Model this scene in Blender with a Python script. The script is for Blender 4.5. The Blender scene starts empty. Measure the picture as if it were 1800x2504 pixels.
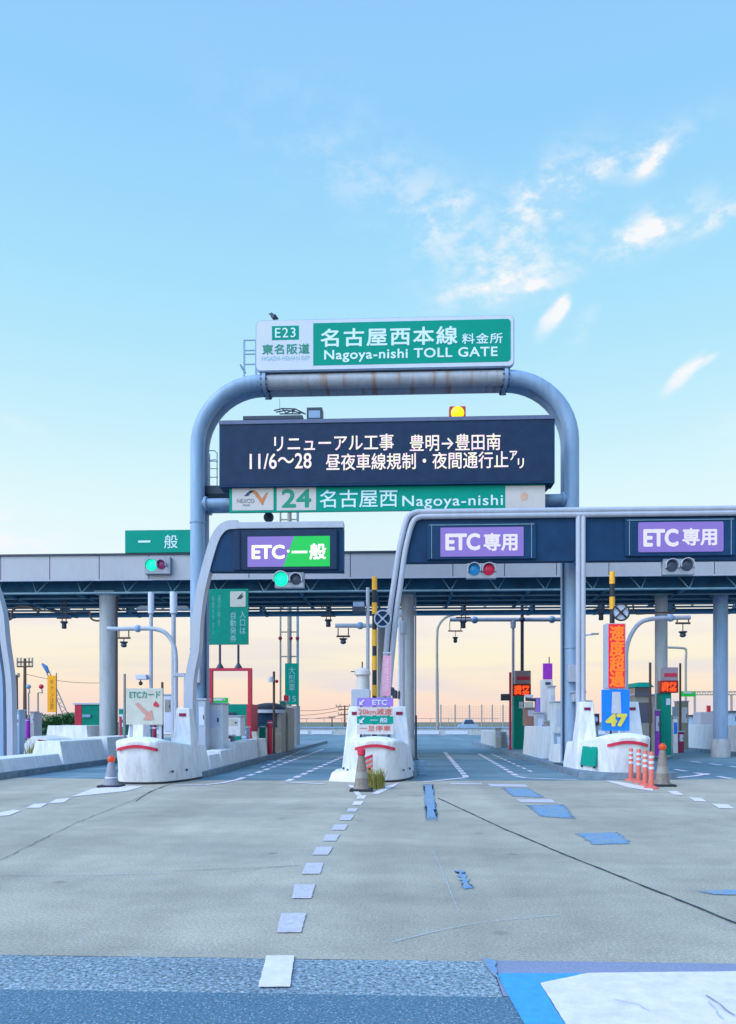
import bpy, bmesh, math, random
from mathutils import Vector, Matrix
random.seed(7)
R = math.radians
C = bpy.context.scene.collection
SC = bpy.context.scene

# ------------------------------------------------------------------ camera
F, CX, HY, CAMH, YAW = 1877.0, 900.0, 1765.0, 1.45, R(2.5)
cam_d = bpy.data.cameras.new('camera')
cam = bpy.data.objects.new('camera', cam_d)
C.objects.link(cam)
cam.location = (0, 0, CAMH)
cam.rotation_euler = (R(90), 0, YAW)
cam_d.sensor_fit = 'VERTICAL'
cam_d.sensor_height = 36.0
cam_d.lens = F / 2504 * 36.0
cam_d.shift_y = (HY - 1252) / 2504
cam_d.clip_start = 0.1
cam_d.clip_end = 6000
SC.camera = cam
SC.view_settings.view_transform = 'Standard'
SC.view_settings.look = 'None'
SC.view_settings.exposure = 0.0
SC.view_settings.gamma = 1.0
cT, sT = math.cos(YAW), math.sin(YAW)


def at(u, v, Y):
    """world point on the plane y=Y seen at photo position (u, v)"""
    xn = (u - CX) / F
    zn = (HY - v) / F
    s = Y / (xn * sT + cT)
    return Vector(((xn * cT - sT) * s, Y, CAMH + zn * s))


def gnd(u, v, z=0.0):
    xn = (u - CX) / F
    s = (CAMH - z) / ((v - HY) / F)
    return Vector(((xn * cT - sT) * s, (xn * sT + cT) * s, z))


def direc(u, v):
    xn = (u - CX) / F
    return Vector((xn * cT - sT, xn * sT + cT, (HY - v) / F)).normalized()


def lin(r, g, b):
    f = lambda c: ((c / 255 + .055) / 1.055) ** 2.4 if c > 10.3 else c / 255 / 12.92
    return (f(r), f(g), f(b), 1)


# ------------------------------------------------------------------ world
SUN_EL, SUN_AZ = R(46), R(232)     # low light from behind and to the left of the camera
w = bpy.data.worlds.new("World")
SC.world = w
w.use_nodes = True
nt = w.node_tree
nt.nodes.clear()
N = lambda t: nt.nodes.new(t)
L = lambda a, b: nt.links.new(a, b)


def wmath(op, a, b=None, clamp=False):
    n = N('ShaderNodeMath')
    n.operation = op
    n.use_clamp = clamp
    for i, x in enumerate((a, b)):
        if x is None:
            continue
        if isinstance(x, (int, float)):
            n.inputs[i].default_value = x
        else:
            L(x, n.inputs[i])
    return n.outputs[0]


tc = N('ShaderNodeTexCoord')
sep = N('ShaderNodeSeparateXYZ')
L(tc.outputs['Generated'], sep.inputs[0])
ramp = N('ShaderNodeValToRGB')
stops = [(0.0, (255, 218, 204)), (0.035, (255, 230, 210)), (0.075, (255, 244, 216)), (0.12, (253, 244, 232)),
         (0.165, (248, 251, 244)), (0.2, (236, 253, 255)), (0.28, (222, 250, 255)), (0.34, (204, 243, 255)),
         (0.43, (181, 233, 255)), (0.52, (163, 223, 255)), (0.61, (150, 211, 255)), (0.72, (146, 203, 255)),
         (1.0, (104, 168, 246))]
cr = ramp.color_ramp
while len(cr.elements) < len(stops):
    cr.elements.new(0.5)
for e, (p, c) in zip(cr.elements, stops):
    e.position = p
    e.color = lin(*c)
L(sep.outputs[2], ramp.inputs[0])
# long soft bands low in the sky
bm_ = N('ShaderNodeMapping')
bm_.inputs['Scale'].default_value = (1.5, 1.5, 14)
bm_.inputs['Rotation'].default_value = (0, R(4), 0)
L(tc.outputs['Generated'], bm_.inputs[0])
bn = N('ShaderNodeTexNoise')
bn.inputs['Scale'].default_value = 2.2
bn.inputs['Detail'].default_value = 4
L(bm_.outputs[0], bn.inputs['Vector'])
bmask = N('ShaderNodeMapRange')
bmask.inputs[1].default_value = 0.02
bmask.inputs[2].default_value = 0.2
bmask.inputs[3].default_value = 1
bmask.inputs[4].default_value = 0
L(sep.outputs[2], bmask.inputs[0])
bf = N('ShaderNodeMapRange')
bf.inputs[1].default_value = 0.48
bf.inputs[2].default_value = 0.66
bf.inputs[3].default_value = 0
bf.inputs[4].default_value = 0.85
L(bn.outputs[0], bf.inputs[0])
bmix = N('ShaderNodeMix')
bmix.data_type = 'RGBA'
L(wmath('MULTIPLY', bmask.outputs[0], bf.outputs[0]), bmix.inputs[0])
L(ramp.outputs[0], bmix.inputs[6])
bmix.inputs[7].default_value = lin(232, 224, 230)
# clouds: real directions in the sky, ragged by noise
cn = N('ShaderNodeTexNoise')
cn.inputs['Scale'].default_value = 24
cn.inputs['Detail'].default_value = 7
cn.inputs['Roughness'].default_value = 0.62
cmap = N('ShaderNodeMapping')
cmap.inputs['Scale'].default_value = (1.0, 1.0, 1.9)
cmap.inputs['Rotation'].default_value = (0, R(18), 0)
L(tc.outputs['Generated'], cmap.inputs[0])
L(cmap.outputs[0], cn.inputs['Vector'])
wob = N('ShaderNodeTexNoise')
wob.inputs['Scale'].default_value = 9
wob.inputs['Detail'].default_value = 3
L(tc.outputs['Generated'], wob.inputs['Vector'])
wv = N('ShaderNodeVectorMath')
wv.operation = 'SCALE'
wv.inputs['Scale'].default_value = 0.03
wsub = N('ShaderNodeVectorMath')
wsub.operation = 'SUBTRACT'
L(wob.outputs['Color'], wsub.inputs[0])
wsub.inputs[1].default_value = (.5, .5, .5)
L(wsub.outputs[0], wv.inputs[0])
wadd = N('ShaderNodeVectorMath')
wadd.operation = 'ADD'
L(tc.outputs['Generated'], wadd.inputs[0])
L(wv.outputs[0], wadd.inputs[1])
clouds = [  # u, v, half length, half height, tilt deg, strength
    (1450, 415, 190, 32, 10, .8), (1590, 395, 50, 24, 25, 1.0), (1310, 490, 120, 45, 38, .75), (1390, 490, 60, 30, 25, .6),
    (1600, 562, 120, 38, 8, 1.2), (1770, 530, 60, 18, 10, 1.0), (1060, 560, 80, 60, -10, .55), (1240, 620, 160, 60, 8, .6),
    (1230, 695, 140, 42, 8, 1.0), (1430, 800, 60, 24, 50, .35), (1100, 520, 90, 20, 30, .4), 
    (830, 380, 280, 110, -25, .16), (40, 1290, 110, 50, -10, .7), (90, 1335, 200, 30, 0, .5), (30, 1030, 60, 22, -8, .35),
    (1000, 470, 200, 60, -20, .22), (1780, 1060, 60, 60, 40, .25)]
tot = None
for (u, v, ra, rb, ang, s_) in clouds:
    d = direc(u, v)
    U = Vector((0, 0, 1)).cross(d).normalized() * -1
    V = d.cross(U).normalized() * -1
    if V.z < 0:
        V = -V
    ca, sa = math.cos(R(ang)), math.sin(R(ang))
    A = (U * ca + V * sa) / (ra / F * .8)
    B = (-U * sa + V * ca) / (rb / F * .8)
    dots = []
    for W_ in (A, B):
        n = N('ShaderNodeVectorMath')
        n.operation = 'DOT_PRODUCT'
        L(wadd.outputs[0], n.inputs[0])
        n.inputs[1].default_value = W_
        dots.append(n.outputs['Value'])
    q = wmath('ADD', wmath('MULTIPLY', dots[0], dots[0]), wmath('MULTIPLY', dots[1], dots[1]))
    g = wmath('MULTIPLY', wmath('POWER', 2.718, wmath('MULTIPLY', q, -1.0)), s_)
    tot = g if tot is None else wmath('ADD', tot, g)
solid = None
for (u, v, ra, rb, ang, s_) in [(1358, 770, 62, 26, 56, 1.0), (1375, 745, 34, 18, 60, .7), (1675, 912, 62, 19, 38, 1.0), (1715, 888, 52, 11, 20, .7), (1240, 692, 95, 22, 8, .8), (1130, 715, 70, 16, 5, .45), (1610, 560, 80, 20, 5, .45), (1590, 395, 36, 14, 28, .5)]:
    d = direc(u, v)
    U = d.cross(Vector((0, 0, 1))).normalized()
    V = U.cross(d).normalized()
    ca, sa = math.cos(R(ang)), math.sin(R(ang))
    A = (U * ca + V * sa) / (ra / F * .8)
    B = (-U * sa + V * ca) / (rb / F * .8)
    dots = []
    for W_ in (A, B):
        n = N('ShaderNodeVectorMath')
        n.operation = 'DOT_PRODUCT'
        L(wadd.outputs[0], n.inputs[0])
        n.inputs[1].default_value = W_
        dots.append(n.outputs['Value'])
    q = wmath('ADD', wmath('MULTIPLY', dots[0], dots[0]), wmath('MULTIPLY', dots[1], dots[1]))
    g = wmath('MULTIPLY', wmath('POWER', 2.718, wmath('MULTIPLY', wmath('MULTIPLY', q, q), -1.0)), s_)
    solid = g if solid is None else wmath('ADD', solid, g)
front = wmath('GREATER_THAN', sep.outputs[1], 0.0)
cf = N('ShaderNodeMapRange')
cf.inputs[1].default_value = 0.40
cf.inputs[2].default_value = 0.66
cf.interpolation_type = 'SMOOTHSTEP'
L(cn.outputs[0], cf.inputs[0])
dens = wmath('MULTIPLY', wmath('ADD', wmath('MULTIPLY', tot, wmath('ADD', wmath('MULTIPLY', cf.outputs[0], 0.95), 0.10)), wmath('MULTIPLY', solid, wmath('ADD', wmath('MULTIPLY', cf.outputs[0], 0.5), 0.6))), front, True)
cmix = N('ShaderNodeMix')
cmix.data_type = 'RGBA'
L(dens, cmix.inputs[0])
L(bmix.outputs[2], cmix.inputs[6])
cmix.inputs[7].default_value = lin(250, 252, 255)
# physically based share of the sky light
sky = N('ShaderNodeTexSky')
sky.sky_type = 'NISHITA'
sky.sun_disc = False
sky.sun_elevation = SUN_EL
sky.sun_rotation = SUN_AZ
sky.altitude = 10
smul = N('ShaderNodeVectorMath')
smul.operation = 'SCALE'
smul.inputs['Scale'].default_value = 0.1
L(sky.outputs[0], smul.inputs[0])
fmix = N('ShaderNodeMix')
fmix.data_type = 'RGBA'
fmix.inputs[0].default_value = 0.03
L(cmix.outputs[2], fmix.inputs[6])
L(smul.outputs[0], fmix.inputs[7])
bg = N('ShaderNodeBackground')
bg.inputs[1].default_value = 1.0
# sky boost added round the sun direction, behind the camera, to brighten the scene
gd = N('ShaderNodeVectorMath')
gd.operation = 'DOT_PRODUCT'
L(tc.outputs['Generated'], gd.inputs[0])
gd.inputs[1].default_value = (math.sin(SUN_AZ) * math.cos(SUN_EL), math.cos(SUN_AZ) * math.cos(SUN_EL), math.sin(SUN_EL))
gr = N('ShaderNodeMapRange')
gr.inputs[1].default_value = .46
gr.inputs[2].default_value = 1.0
gr.inputs[3].default_value = 1.0
gr.inputs[4].default_value = 4.2
gr.interpolation_type = 'SMOOTHSTEP'
L(gd.outputs['Value'], gr.inputs[0])
gm = N('ShaderNodeVectorMath')
gm.operation = 'SCALE'
L(fmix.outputs[2], gm.inputs[0])
L(gr.outputs[0], gm.inputs['Scale'])
L(gm.outputs[0], bg.inputs[0])
wo = N('ShaderNodeOutputWorld')
L(bg.outputs[0], wo.inputs[0])

sun_d = bpy.data.lights.new('sun', 'SUN')
sun_d.energy = 1.5
sun_d.angle = R(22)
sun_d.color = (1.0, 0.76, 0.66)
sun = bpy.data.objects.new('sun', sun_d)
C.objects.link(sun)
# direction the light comes from: azimuth measured from +Y towards +X
sdir = Vector((math.sin(SUN_AZ) * math.cos(SUN_EL), math.cos(SUN_AZ) * math.cos(SUN_EL), math.sin(SUN_EL)))
sun.rotation_euler = sdir.to_track_quat('Z', 'Y').to_euler()


# ------------------------------------------------------------------ materials
MATS = {}


def mat(name, col, rough=.6, metal=0.0, var=.12, scale=6.0, bump=0.0, emit=None, estr=0.0, streak=False, dirt=0.0, spec=.4):
    if name in MATS:
        return MATS[name]
    m = bpy.data.materials.new(name)
    m.use_nodes = True
    t = m.node_tree
    b = t.nodes['Principled BSDF']
    b.inputs['Roughness'].default_value = rough
    b.inputs['Metallic'].default_value = metal
    b.inputs['Specular IOR Level'].default_value = spec
    tcn = t.nodes.new('ShaderNodeTexCoord')
    mp = t.nodes.new('ShaderNodeMapping')
    if streak:
        mp.inputs['Scale'].default_value = (1, 1, .13)
    t.links.new(tcn.outputs['Object'], mp.inputs[0])
    no = t.nodes.new('ShaderNodeTexNoise')
    no.inputs['Scale'].default_value = scale
    no.inputs['Detail'].default_value = 6
    no.inputs['Roughness'].default_value = .65
    t.links.new(mp.outputs[0], no.inputs['Vector'])
    r = t.nodes.new('ShaderNodeValToRGB')
    c = Vector(col[:3])
    r.color_ramp.elements[0].position = .3
    r.color_ramp.elements[1].position = .7
    r.color_ramp.elements[0].color = (*(c * (1 - var)), 1)
    r.color_ramp.elements[1].color = (*[min(1, x) for x in (c * (1 + var))], 1)
    t.links.new(no.outputs[0], r.inputs[0])
    out = r.outputs[0]
    if dirt:
        n2 = t.nodes.new('ShaderNodeTexNoise')
        n2.inputs['Scale'].default_value = 2.3
        n2.inputs['Detail'].default_value = 8
        n2.inputs['Roughness'].default_value = .7
        mp2 = t.nodes.new('ShaderNodeMapping')
        mp2.inputs['Scale'].default_value = (3, 3, .5)
        t.links.new(tcn.outputs['Object'], mp2.inputs[0])
        t.links.new(mp2.outputs[0], n2.inputs['Vector'])
        mr = t.nodes.new('ShaderNodeMapRange')
        mr.inputs[1].default_value = .47
        mr.inputs[2].default_value = .68
        mr.inputs[3].default_value = 0
        mr.inputs[4].default_value = dirt
        t.links.new(n2.outputs[0], mr.inputs[0])
        mx = t.nodes.new('ShaderNodeMix')
        mx.data_type = 'RGBA'
        t.links.new(mr.outputs[0], mx.inputs[0])
        t.links.new(out, mx.inputs[6])
        mx.inputs[7].default_value = (.16, .13, .10, 1)
        out = mx.outputs[2]
    t.links.new(out, b.inputs['Base Color'])
    if bump:
        bp = t.nodes.new('ShaderNodeBump')
        bp.inputs['Strength'].default_value = bump
        bp.inputs['Distance'].default_value = .01
        n3 = t.nodes.new('ShaderNodeTexNoise')
        n3.inputs['Scale'].default_value = scale * 12
        n3.inputs['Detail'].default_value = 3
        t.links.new(tcn.outputs['Object'], n3.inputs['Vector'])
        t.links.new(n3.outputs[0], bp.inputs['Height'])
        t.links.new(bp.outputs[0], b.inputs['Normal'])
    if emit:
        b.inputs['Emission Color'].default_value = emit
        b.inputs['Emission Strength'].default_value = estr
    MATS[name] = m
    return m


M = dict(
    steel=mat('gantry_steel_paint', (.23, .345, .52), .45, 0, .14, 3, .05, streak=True, dirt=.25),
    gray=mat('light_gray_painted_metal', (.40, .42, .51), .4, 0, .08, 4, streak=True, dirt=.12),
    fascia=mat('aluminium_fascia_panel', (.38, .38, .44), .45, 0.1, .07, .5, dirt=.08),
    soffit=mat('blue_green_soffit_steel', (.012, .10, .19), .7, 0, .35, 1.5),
    truss=mat('truss_tube_paint', (.16, .26, .33), .6, 0, .2, 3),
    darkpanel=mat('dark_blue_sign_casing', (.005, .038, .105), .6, 0, .25, 1.2, dirt=.03, spec=.2),
    dark=mat('dark_metal', (.03, .045, .08), .5, 0, .25, 5),
    black=mat('black_rubber', (.02, .02, .03), .6, 0, .3, 9),
    white=mat('white_painted_concrete', (.70, .69, .74), .55, 0, .06, 2.5, .15, dirt=.28),
    roadpatch=mat('asphalt_patch', (.10, .13, .15), .9, 0, .2, 30, .5),
    conc=mat('weathered_concrete', (.42, .43, .46), .85, 0, .14, 2.5, .3, dirt=.35),
    kerb=mat('dark_kerb_concrete', (.16, .21, .27), .9, 0, .3, 4, .4),
    red=mat('red_paint', (.55, .02, .06), .5, 0, .15, 6),
    maroon=mat('maroon_paint', (.25, .01, .06), .5, 0, .15, 6),
    green=mat('sign_green', (.0, .27, .20), .55, 0, .06, 1.5, dirt=.02, spec=.12),
    green2=mat('teal_green_paint', (.0, .23, .17), .6, 0, .15, 3, dirt=.05, spec=.15),
    signwhite=mat('sign_white', (.56, .58, .72), .5, 0, .04, 2, dirt=.05),
    letter=mat('reflective_letter_white', (.62, .76, .86), .4, 0, .06, 6),
    letgreen=mat('letter_green', (.0, .25, .16), .5, 0, .05, 5),
    palegreen=mat('faded_green_letter', (.28, .48, .52), .5, 0, .1, 5),
    paint=mat('road_paint_white', (.70, .60, .66), .7, 0, .10, 9, .3, dirt=.15),
    oldpaint=mat('worn_road_paint', (.50, .45, .49), .8, 0, .18, 30, .3, dirt=.1),
    bluepaint=mat('blue_road_paint', (.05, .30, .72), .75, 0, .12, 18, .3),
    bluefade=mat('faded_blue_road_paint', (.15, .26, .40), .85, 0, .15, 14, .3),
    orange=mat('orange_plastic', (.75, .13, .05), .4, 0, .1, 9),
    salmon=mat('faded_red_plastic', (.62, .13, .10), .5, 0, .12, 9),
    cone=mat('grimy_cone_sleeve', (.20, .16, .14), .7, 0, .35, 14, .3),
    yellow=mat('pole_yellow', (.78, .38, .03), .5, 0, .12, 7),
    purple=mat('etc_purple', (.28, .16, .60), .5, 0, .06, 4),
    magenta=mat('purple_sign', (.36, .03, .50), .5, 0, .2, 9),
    pink=mat('pink_banner', (.62, .28, .42), .6, 0, .1, 5),
    panelpink=mat('faded_pinkish_panel', (.55, .50, .50), .5, 0, .04, 3, dirt=.08),
    blueboard=mat('blue_board', (.0, .18, .80), .45, 0, .06, 4),
    cream=mat('cream_board', (.50, .49, .44), .6, 0, .1, 4, dirt=.1),
    glass=mat('booth_glass', (.03, .06, .12), .12, 0, .2, 3, spec=.7),
    tan=mat('booth_tan', (.28, .26, .24), .6, 0, .15, 3, dirt=.2),
    brown=mat('brown_steel', (.10, .06, .05), .6, 0, .2, 3),
    leaf=mat('hedge_leaf', (.04, .16, .05), .7, 0, .5, 14),
    weed=mat('dry_weed', (.28, .25, .06), .8, 0, .4, 14),
    weedg=mat('green_weed', (.05, .14, .05), .8, 0, .4, 14),
    ledblack=mat('led_matrix_black', (.012, .03, .075), .6, 0, .2, 3, spec=.2),
    crack=mat('tar_crack', (.015, .035, .06), .7, 0, .2, 20),
    skid=mat('scuff_mark', (.40, .46, .54), .8, 0, .2, 20),
)


def emis(name, c, s):
    return mat(name, tuple(x * .3 for x in c[:3]), .4, 0, .05, 5, emit=(*c[:3], 1), estr=s)


M['led_violet'] = emis('lit_violet_panel', lin(146, 122, 216), .55)
M['led_green'] = emis('lit_green_panel', lin(0, 190, 80), .85)
M['led_white'] = emis('lit_white_letter', (1, .96, .98), .9)
M['lamp_green'] = emis('lit_green_lamp', lin(0, 250, 190), 1.1)
M['lamp_yellow'] = emis('lit_yellow_lamp', lin(255, 214, 0), 1.3)
M['lamp_red_dim'] = mat('unlit_red_lens', (.25, .02, .12), .3, 0, .2, 8)
M['lens_blue'] = mat('blue_lens', (.01, .20, .45), .25, 0, .2, 8)
M['lens_red'] = mat('red_lens', (.60, .01, .06), .3, 0, .2, 8)
M['lens_dark'] = mat('dark_lens', (.05, .06, .10), .3, 0, .3, 20)
M['led_red'] = emis('lit_red_letter', lin(255, 110, 30), 1.2)
M['led_redbg'] = emis('lit_red_field', lin(225, 30, 55), .8)
M['led_orange'] = emis('lit_orange_letter', lin(255, 80, 20), 1.3)
M['exit_green'] = emis('lit_green_small_sign', lin(0, 200, 70), .5)


def led_text_mat():
    m = bpy.data.materials.new('message_led_letters')
    m.use_nodes = True
    t = m.node_tree
    b = t.nodes['Principled BSDF']
    tcn = t.nodes.new('ShaderNodeTexCoord')
    no = t.nodes.new('ShaderNodeTexNoise')
    no.inputs['Scale'].default_value = 7
    t.links.new(tcn.outputs['Object'], no.inputs['Vector'])
    r = t.nodes.new('ShaderNodeValToRGB')
    r.color_ramp.elements[0].position = .38
    r.color_ramp.elements[0].color = lin(255, 214, 238)
    r.color_ramp.elements[1].position = .62
    r.color_ramp.elements[1].color = lin(255, 250, 215)
    e = r.color_ramp.elements.new(.5)
    e.color = lin(252, 246, 255)
    t.links.new(no.outputs[0], r.inputs[0])
    t.links.new(r.outputs[0], b.inputs['Emission Color'])
    b.inputs['Emission Strength'].default_value = .95
    b.inputs['Base Color'].default_value = (.1, .1, .1, 1)
    return m


M['led_msg'] = led_text_mat()


def tracks(m, lo=.80, hi=1.12):
    """tyre-polished bands along the lanes, patches and oil drips"""
    t = m.node_tree
    b = t.nodes['Principled BSDF']
    src = b.inputs['Base Color'].links[0].from_socket
    g = t.nodes.new('ShaderNodeNewGeometry')
    last = src
    for sc_, rot, s_, a, c in (((.75, .05, 1), 0, 1.0, .86, 1.08), ((.12, .5, 1), 4, 1.0, .93, 1.06), ((1, 1, 1), 0, 2.6, .93, 1.05)):
        mp = t.nodes.new('ShaderNodeMapping')
        mp.inputs['Scale'].default_value = sc_
        mp.inputs['Rotation'].default_value = (0, 0, R(rot))
        t.links.new(g.outputs['Position'], mp.inputs[0])
        no = t.nodes.new('ShaderNodeTexNoise')
        no.inputs['Scale'].default_value = s_
        no.inputs['Detail'].default_value = 5
        t.links.new(mp.outputs[0], no.inputs['Vector'])
        mr = t.nodes.new('ShaderNodeMapRange')
        mr.inputs[1].default_value = .35
        mr.inputs[2].default_value = .65
        mr.inputs[3].default_value = a
        mr.inputs[4].default_value = c
        t.links.new(no.outputs[0], mr.inputs[0])
        v = t.nodes.new('ShaderNodeVectorMath')
        v.operation = 'SCALE'
        t.links.new(last, v.inputs[0])
        t.links.new(mr.outputs[0], v.inputs['Scale'])
        last = v.outputs[0]
    vo = t.nodes.new('ShaderNodeTexVoronoi')
    vo.inputs['Scale'].default_value = 1.1
    t.links.new(g.outputs['Position'], vo.inputs['Vector'])
    mr = t.nodes.new('ShaderNodeMapRange')
    mr.inputs[1].default_value = .02
    mr.inputs[2].default_value = .09
    mr.inputs[3].default_value = .45
    mr.inputs[4].default_value = 0
    t.links.new(vo.outputs['Distance'], mr.inputs[0])
    mx = t.nodes.new('ShaderNodeMix')
    mx.data_type = 'RGBA'
    t.links.new(mr.outputs[0], mx.inputs[0])
    t.links.new(last, mx.inputs[6])
    mx.inputs[7].default_value = (.07, .08, .09, 1)
    t.links.new(mx.outputs[2], b.inputs['Base Color'])


def worn(m, amount, under=(.36, .36, .33), scale=5.0):
    t = m.node_tree
    b = t.nodes['Principled BSDF']
    src = b.inputs['Base Color'].links[0].from_socket
    g = t.nodes.new('ShaderNodeNewGeometry')
    no = t.nodes.new('ShaderNodeTexNoise')
    no.inputs['Scale'].default_value = scale
    no.inputs['Detail'].default_value = 9
    no.inputs['Roughness'].default_value = .75
    t.links.new(g.outputs['Position'], no.inputs['Vector'])
    mr = t.nodes.new('ShaderNodeMapRange')
    mr.inputs[1].default_value = .62 - amount * .3
    mr.inputs[2].default_value = .74 - amount * .3
    mr.inputs[4].default_value = .9
    t.links.new(no.outputs[0], mr.inputs[0])
    mx = t.nodes.new('ShaderNodeMix')
    mx.data_type = 'RGBA'
    t.links.new(mr.outputs[0], mx.inputs[0])
    t.links.new(src, mx.inputs[6])
    mx.inputs[7].default_value = (*under, 1)
    t.links.new(mx.outputs[2], b.inputs['Base Color'])


worn(M['paint'], .04, (.50, .48, .52), 7)
worn(M['oldpaint'], .20, (.34, .34, .34), 12)
worn(M['bluepaint'], .08, (.14, .22, .34), 6)
worn(M['bluefade'], .46, (.27, .28, .27), 5)


def steel_rust():
    m = mat('gantry_beam_paint', (.36, .38, .44), .5, 0, .14, 3, .05, dirt=.2)
    t = m.node_tree
    b = t.nodes['Principled BSDF']
    src = b.inputs['Base Color'].links[0].from_socket
    tcn = [n for n in t.nodes if n.type == 'TEX_COORD'][0]
    mp = t.nodes.new('ShaderNodeMapping')
    mp.inputs['Scale'].default_value = (2.2, .3, .12)
    t.links.new(tcn.outputs['Object'], mp.inputs[0])
    no = t.nodes.new('ShaderNodeTexNoise')
    no.inputs['Scale'].default_value = 1.6
    no.inputs['Detail'].default_value = 5
    t.links.new(mp.outputs[0], no.inputs['Vector'])
    mr = t.nodes.new('ShaderNodeMapRange')
    mr.inputs[1].default_value = .56
    mr.inputs[2].default_value = .66
    mr.inputs[4].default_value = .75
    t.links.new(no.outputs[0], mr.inputs[0])
    mx = t.nodes.new('ShaderNodeMix')
    mx.data_type = 'RGBA'
    t.links.new(mr.outputs[0], mx.inputs[0])
    t.links.new(src, mx.inputs[6])
    mx.inputs[7].default_value = (.33, .15, .08, 1)
    t.links.new(mx.outputs[2], b.inputs['Base Color'])
    return m


M['beam'] = steel_rust()


def asphalt(name, c1, c2, c3, speck=.35, bump=.5, fine=55.0):
    m = bpy.data.materials.new(name)
    m.use_nodes = True
    t = m.node_tree
    b = t.nodes['Principled BSDF']
    b.inputs['Roughness'].default_value = .85
    b.inputs['Specular IOR Level'].default_value = .25
    g = t.nodes.new('ShaderNodeNewGeometry')
    mp = t.nodes.new('ShaderNodeMapping')
    mp.inputs['Scale'].default_value = (.35, 1.2, 1)
    t.links.new(g.outputs['Position'], mp.inputs[0])
    n1 = t.nodes.new('ShaderNodeTexNoise')
    n1.inputs['Scale'].default_value = .55
    n1.inputs['Detail'].default_value = 7
    n1.inputs['Roughness'].default_value = .6
    t.links.new(mp.outputs[0], n1.inputs['Vector'])
    r = t.nodes.new('ShaderNodeValToRGB')
    r.color_ramp.elements[0].position = .32
    r.color_ramp.elements[0].color = (*c1, 1)
    r.color_ramp.elements[1].position = .68
    r.color_ramp.elements[1].color = (*c3, 1)
    e = r.color_ramp.elements.new(.5)
    e.color = (*c2, 1)
    t.links.new(n1.outputs[0], r.inputs[0])
    n2 = t.nodes.new('ShaderNodeTexNoise')
    n2.inputs['Scale'].default_value = fine
    n2.inputs['Detail'].default_value = 3
    n2.inputs['Roughness'].default_value = .8
    t.links.new(g.outputs['Position'], n2.inputs['Vector'])
    mr = t.nodes.new('ShaderNodeMapRange')
    mr.inputs[1].default_value = .3
    mr.inputs[2].default_value = .7
    mr.inputs[3].default_value = 1 - speck
    mr.inputs[4].default_value = 1 + speck
    t.links.new(n2.outputs[0], mr.inputs[0])
    v = t.nodes.new('ShaderNodeVectorMath')
    v.operation = 'SCALE'
    t.links.new(r.outputs[0], v.inputs[0])
    t.links.new(mr.outputs[0], v.inputs['Scale'])
    # pale stone chips
    vo = t.nodes.new('ShaderNodeTexVoronoi')
    vo.inputs['Scale'].default_value = fine * .8
    t.links.new(g.outputs['Position'], vo.inputs['Vector'])
    lt = t.nodes.new('ShaderNodeMapRange')
    lt.inputs[1].default_value = .30
    lt.inputs[2].default_value = .12
    lt.inputs[4].default_value = speck * 1.1
    t.links.new(vo.outputs['Distance'], lt.inputs[0])
    mx = t.nodes.new('ShaderNodeMix')
    mx.data_type = 'RGBA'
    t.links.new(lt.outputs[0], mx.inputs[0])
    t.links.new(v.outputs[0], mx.inputs[6])
    mx.inputs[7].default_value = (.45, .47, .48, 1)
    t.links.new(mx.outputs[2], b.inputs['Base Color'])
    bp = t.nodes.new('ShaderNodeBump')
    bp.inputs['Strength'].default_value = bump
    bp.inputs['Distance'].default_value = .006
    t.links.new(n2.outputs[0], bp.inputs['Height'])
    t.links.new(bp.outputs[0], b.inputs['Normal'])
    return m


M['road'] = asphalt('old_pale_asphalt', (.315, .275, .225), (.375, .325, .26), (.43, .365, .285), .36, .7, 48)
M['road_lane_shaded'] = asphalt('lane_asphalt_canopy_shade', (.075, .15, .20), (.115, .195, .245), (.19, .26, .29), .25, .4, 30)  # asphalt with the canopy's bluish shade mixed into its tones
M['band'] = asphalt('coarse_new_asphalt', (.13, .17, .21), (.20, .25, .29), (.37, .42, .45), .95, 1.0, 38)
M['dark_asphalt'] = asphalt('dark_fresh_asphalt', (.07, .13, .18), (.085, .155, .21), (.12, .195, .25), .6, .7, 60)
M['band2'] = asphalt('smooth_violet_asphalt', (.19, .21, .31), (.22, .235, .33), (.25, .26, .36), .2, .3, 60)
M['earth'] = asphalt('verge_earth', (.10, .11, .08), (.13, .13, .09), (.17, .16, .11), .3, .6, 20)


tracks(M['road'])
tracks(M['road_lane_shaded'])

def soft_edge(m, hard):
    """paint worn away towards the rim of the patch, grain of the road showing through"""
    t = m.node_tree
    b = t.nodes['Principled BSDF']
    at_ = t.nodes.new('ShaderNodeAttribute')
    at_.attribute_name = 'cover'
    g = t.nodes.new('ShaderNodeNewGeometry')
    no = t.nodes.new('ShaderNodeTexNoise')
    no.inputs['Scale'].default_value = 22
    no.inputs['Detail'].default_value = 8
    no.inputs['Roughness'].default_value = .8
    t.links.new(g.outputs['Position'], no.inputs['Vector'])
    a = t.nodes.new('ShaderNodeMath')
    a.operation = 'MULTIPLY_ADD'
    t.links.new(at_.outputs['Fac'], a.inputs[0])
    a.inputs[1].default_value = hard
    t.links.new(no.outputs[0], a.inputs[2])
    mr = t.nodes.new('ShaderNodeMapRange')
    mr.inputs[1].default_value = .48
    mr.inputs[2].default_value = .78
    t.links.new(a.outputs[0], mr.inputs[0])
    t.links.new(mr.outputs[0], b.inputs['Alpha'])


soft_edge(M['bluefade'], .45)
soft_edge(M['oldpaint'], 1.2)

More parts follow.
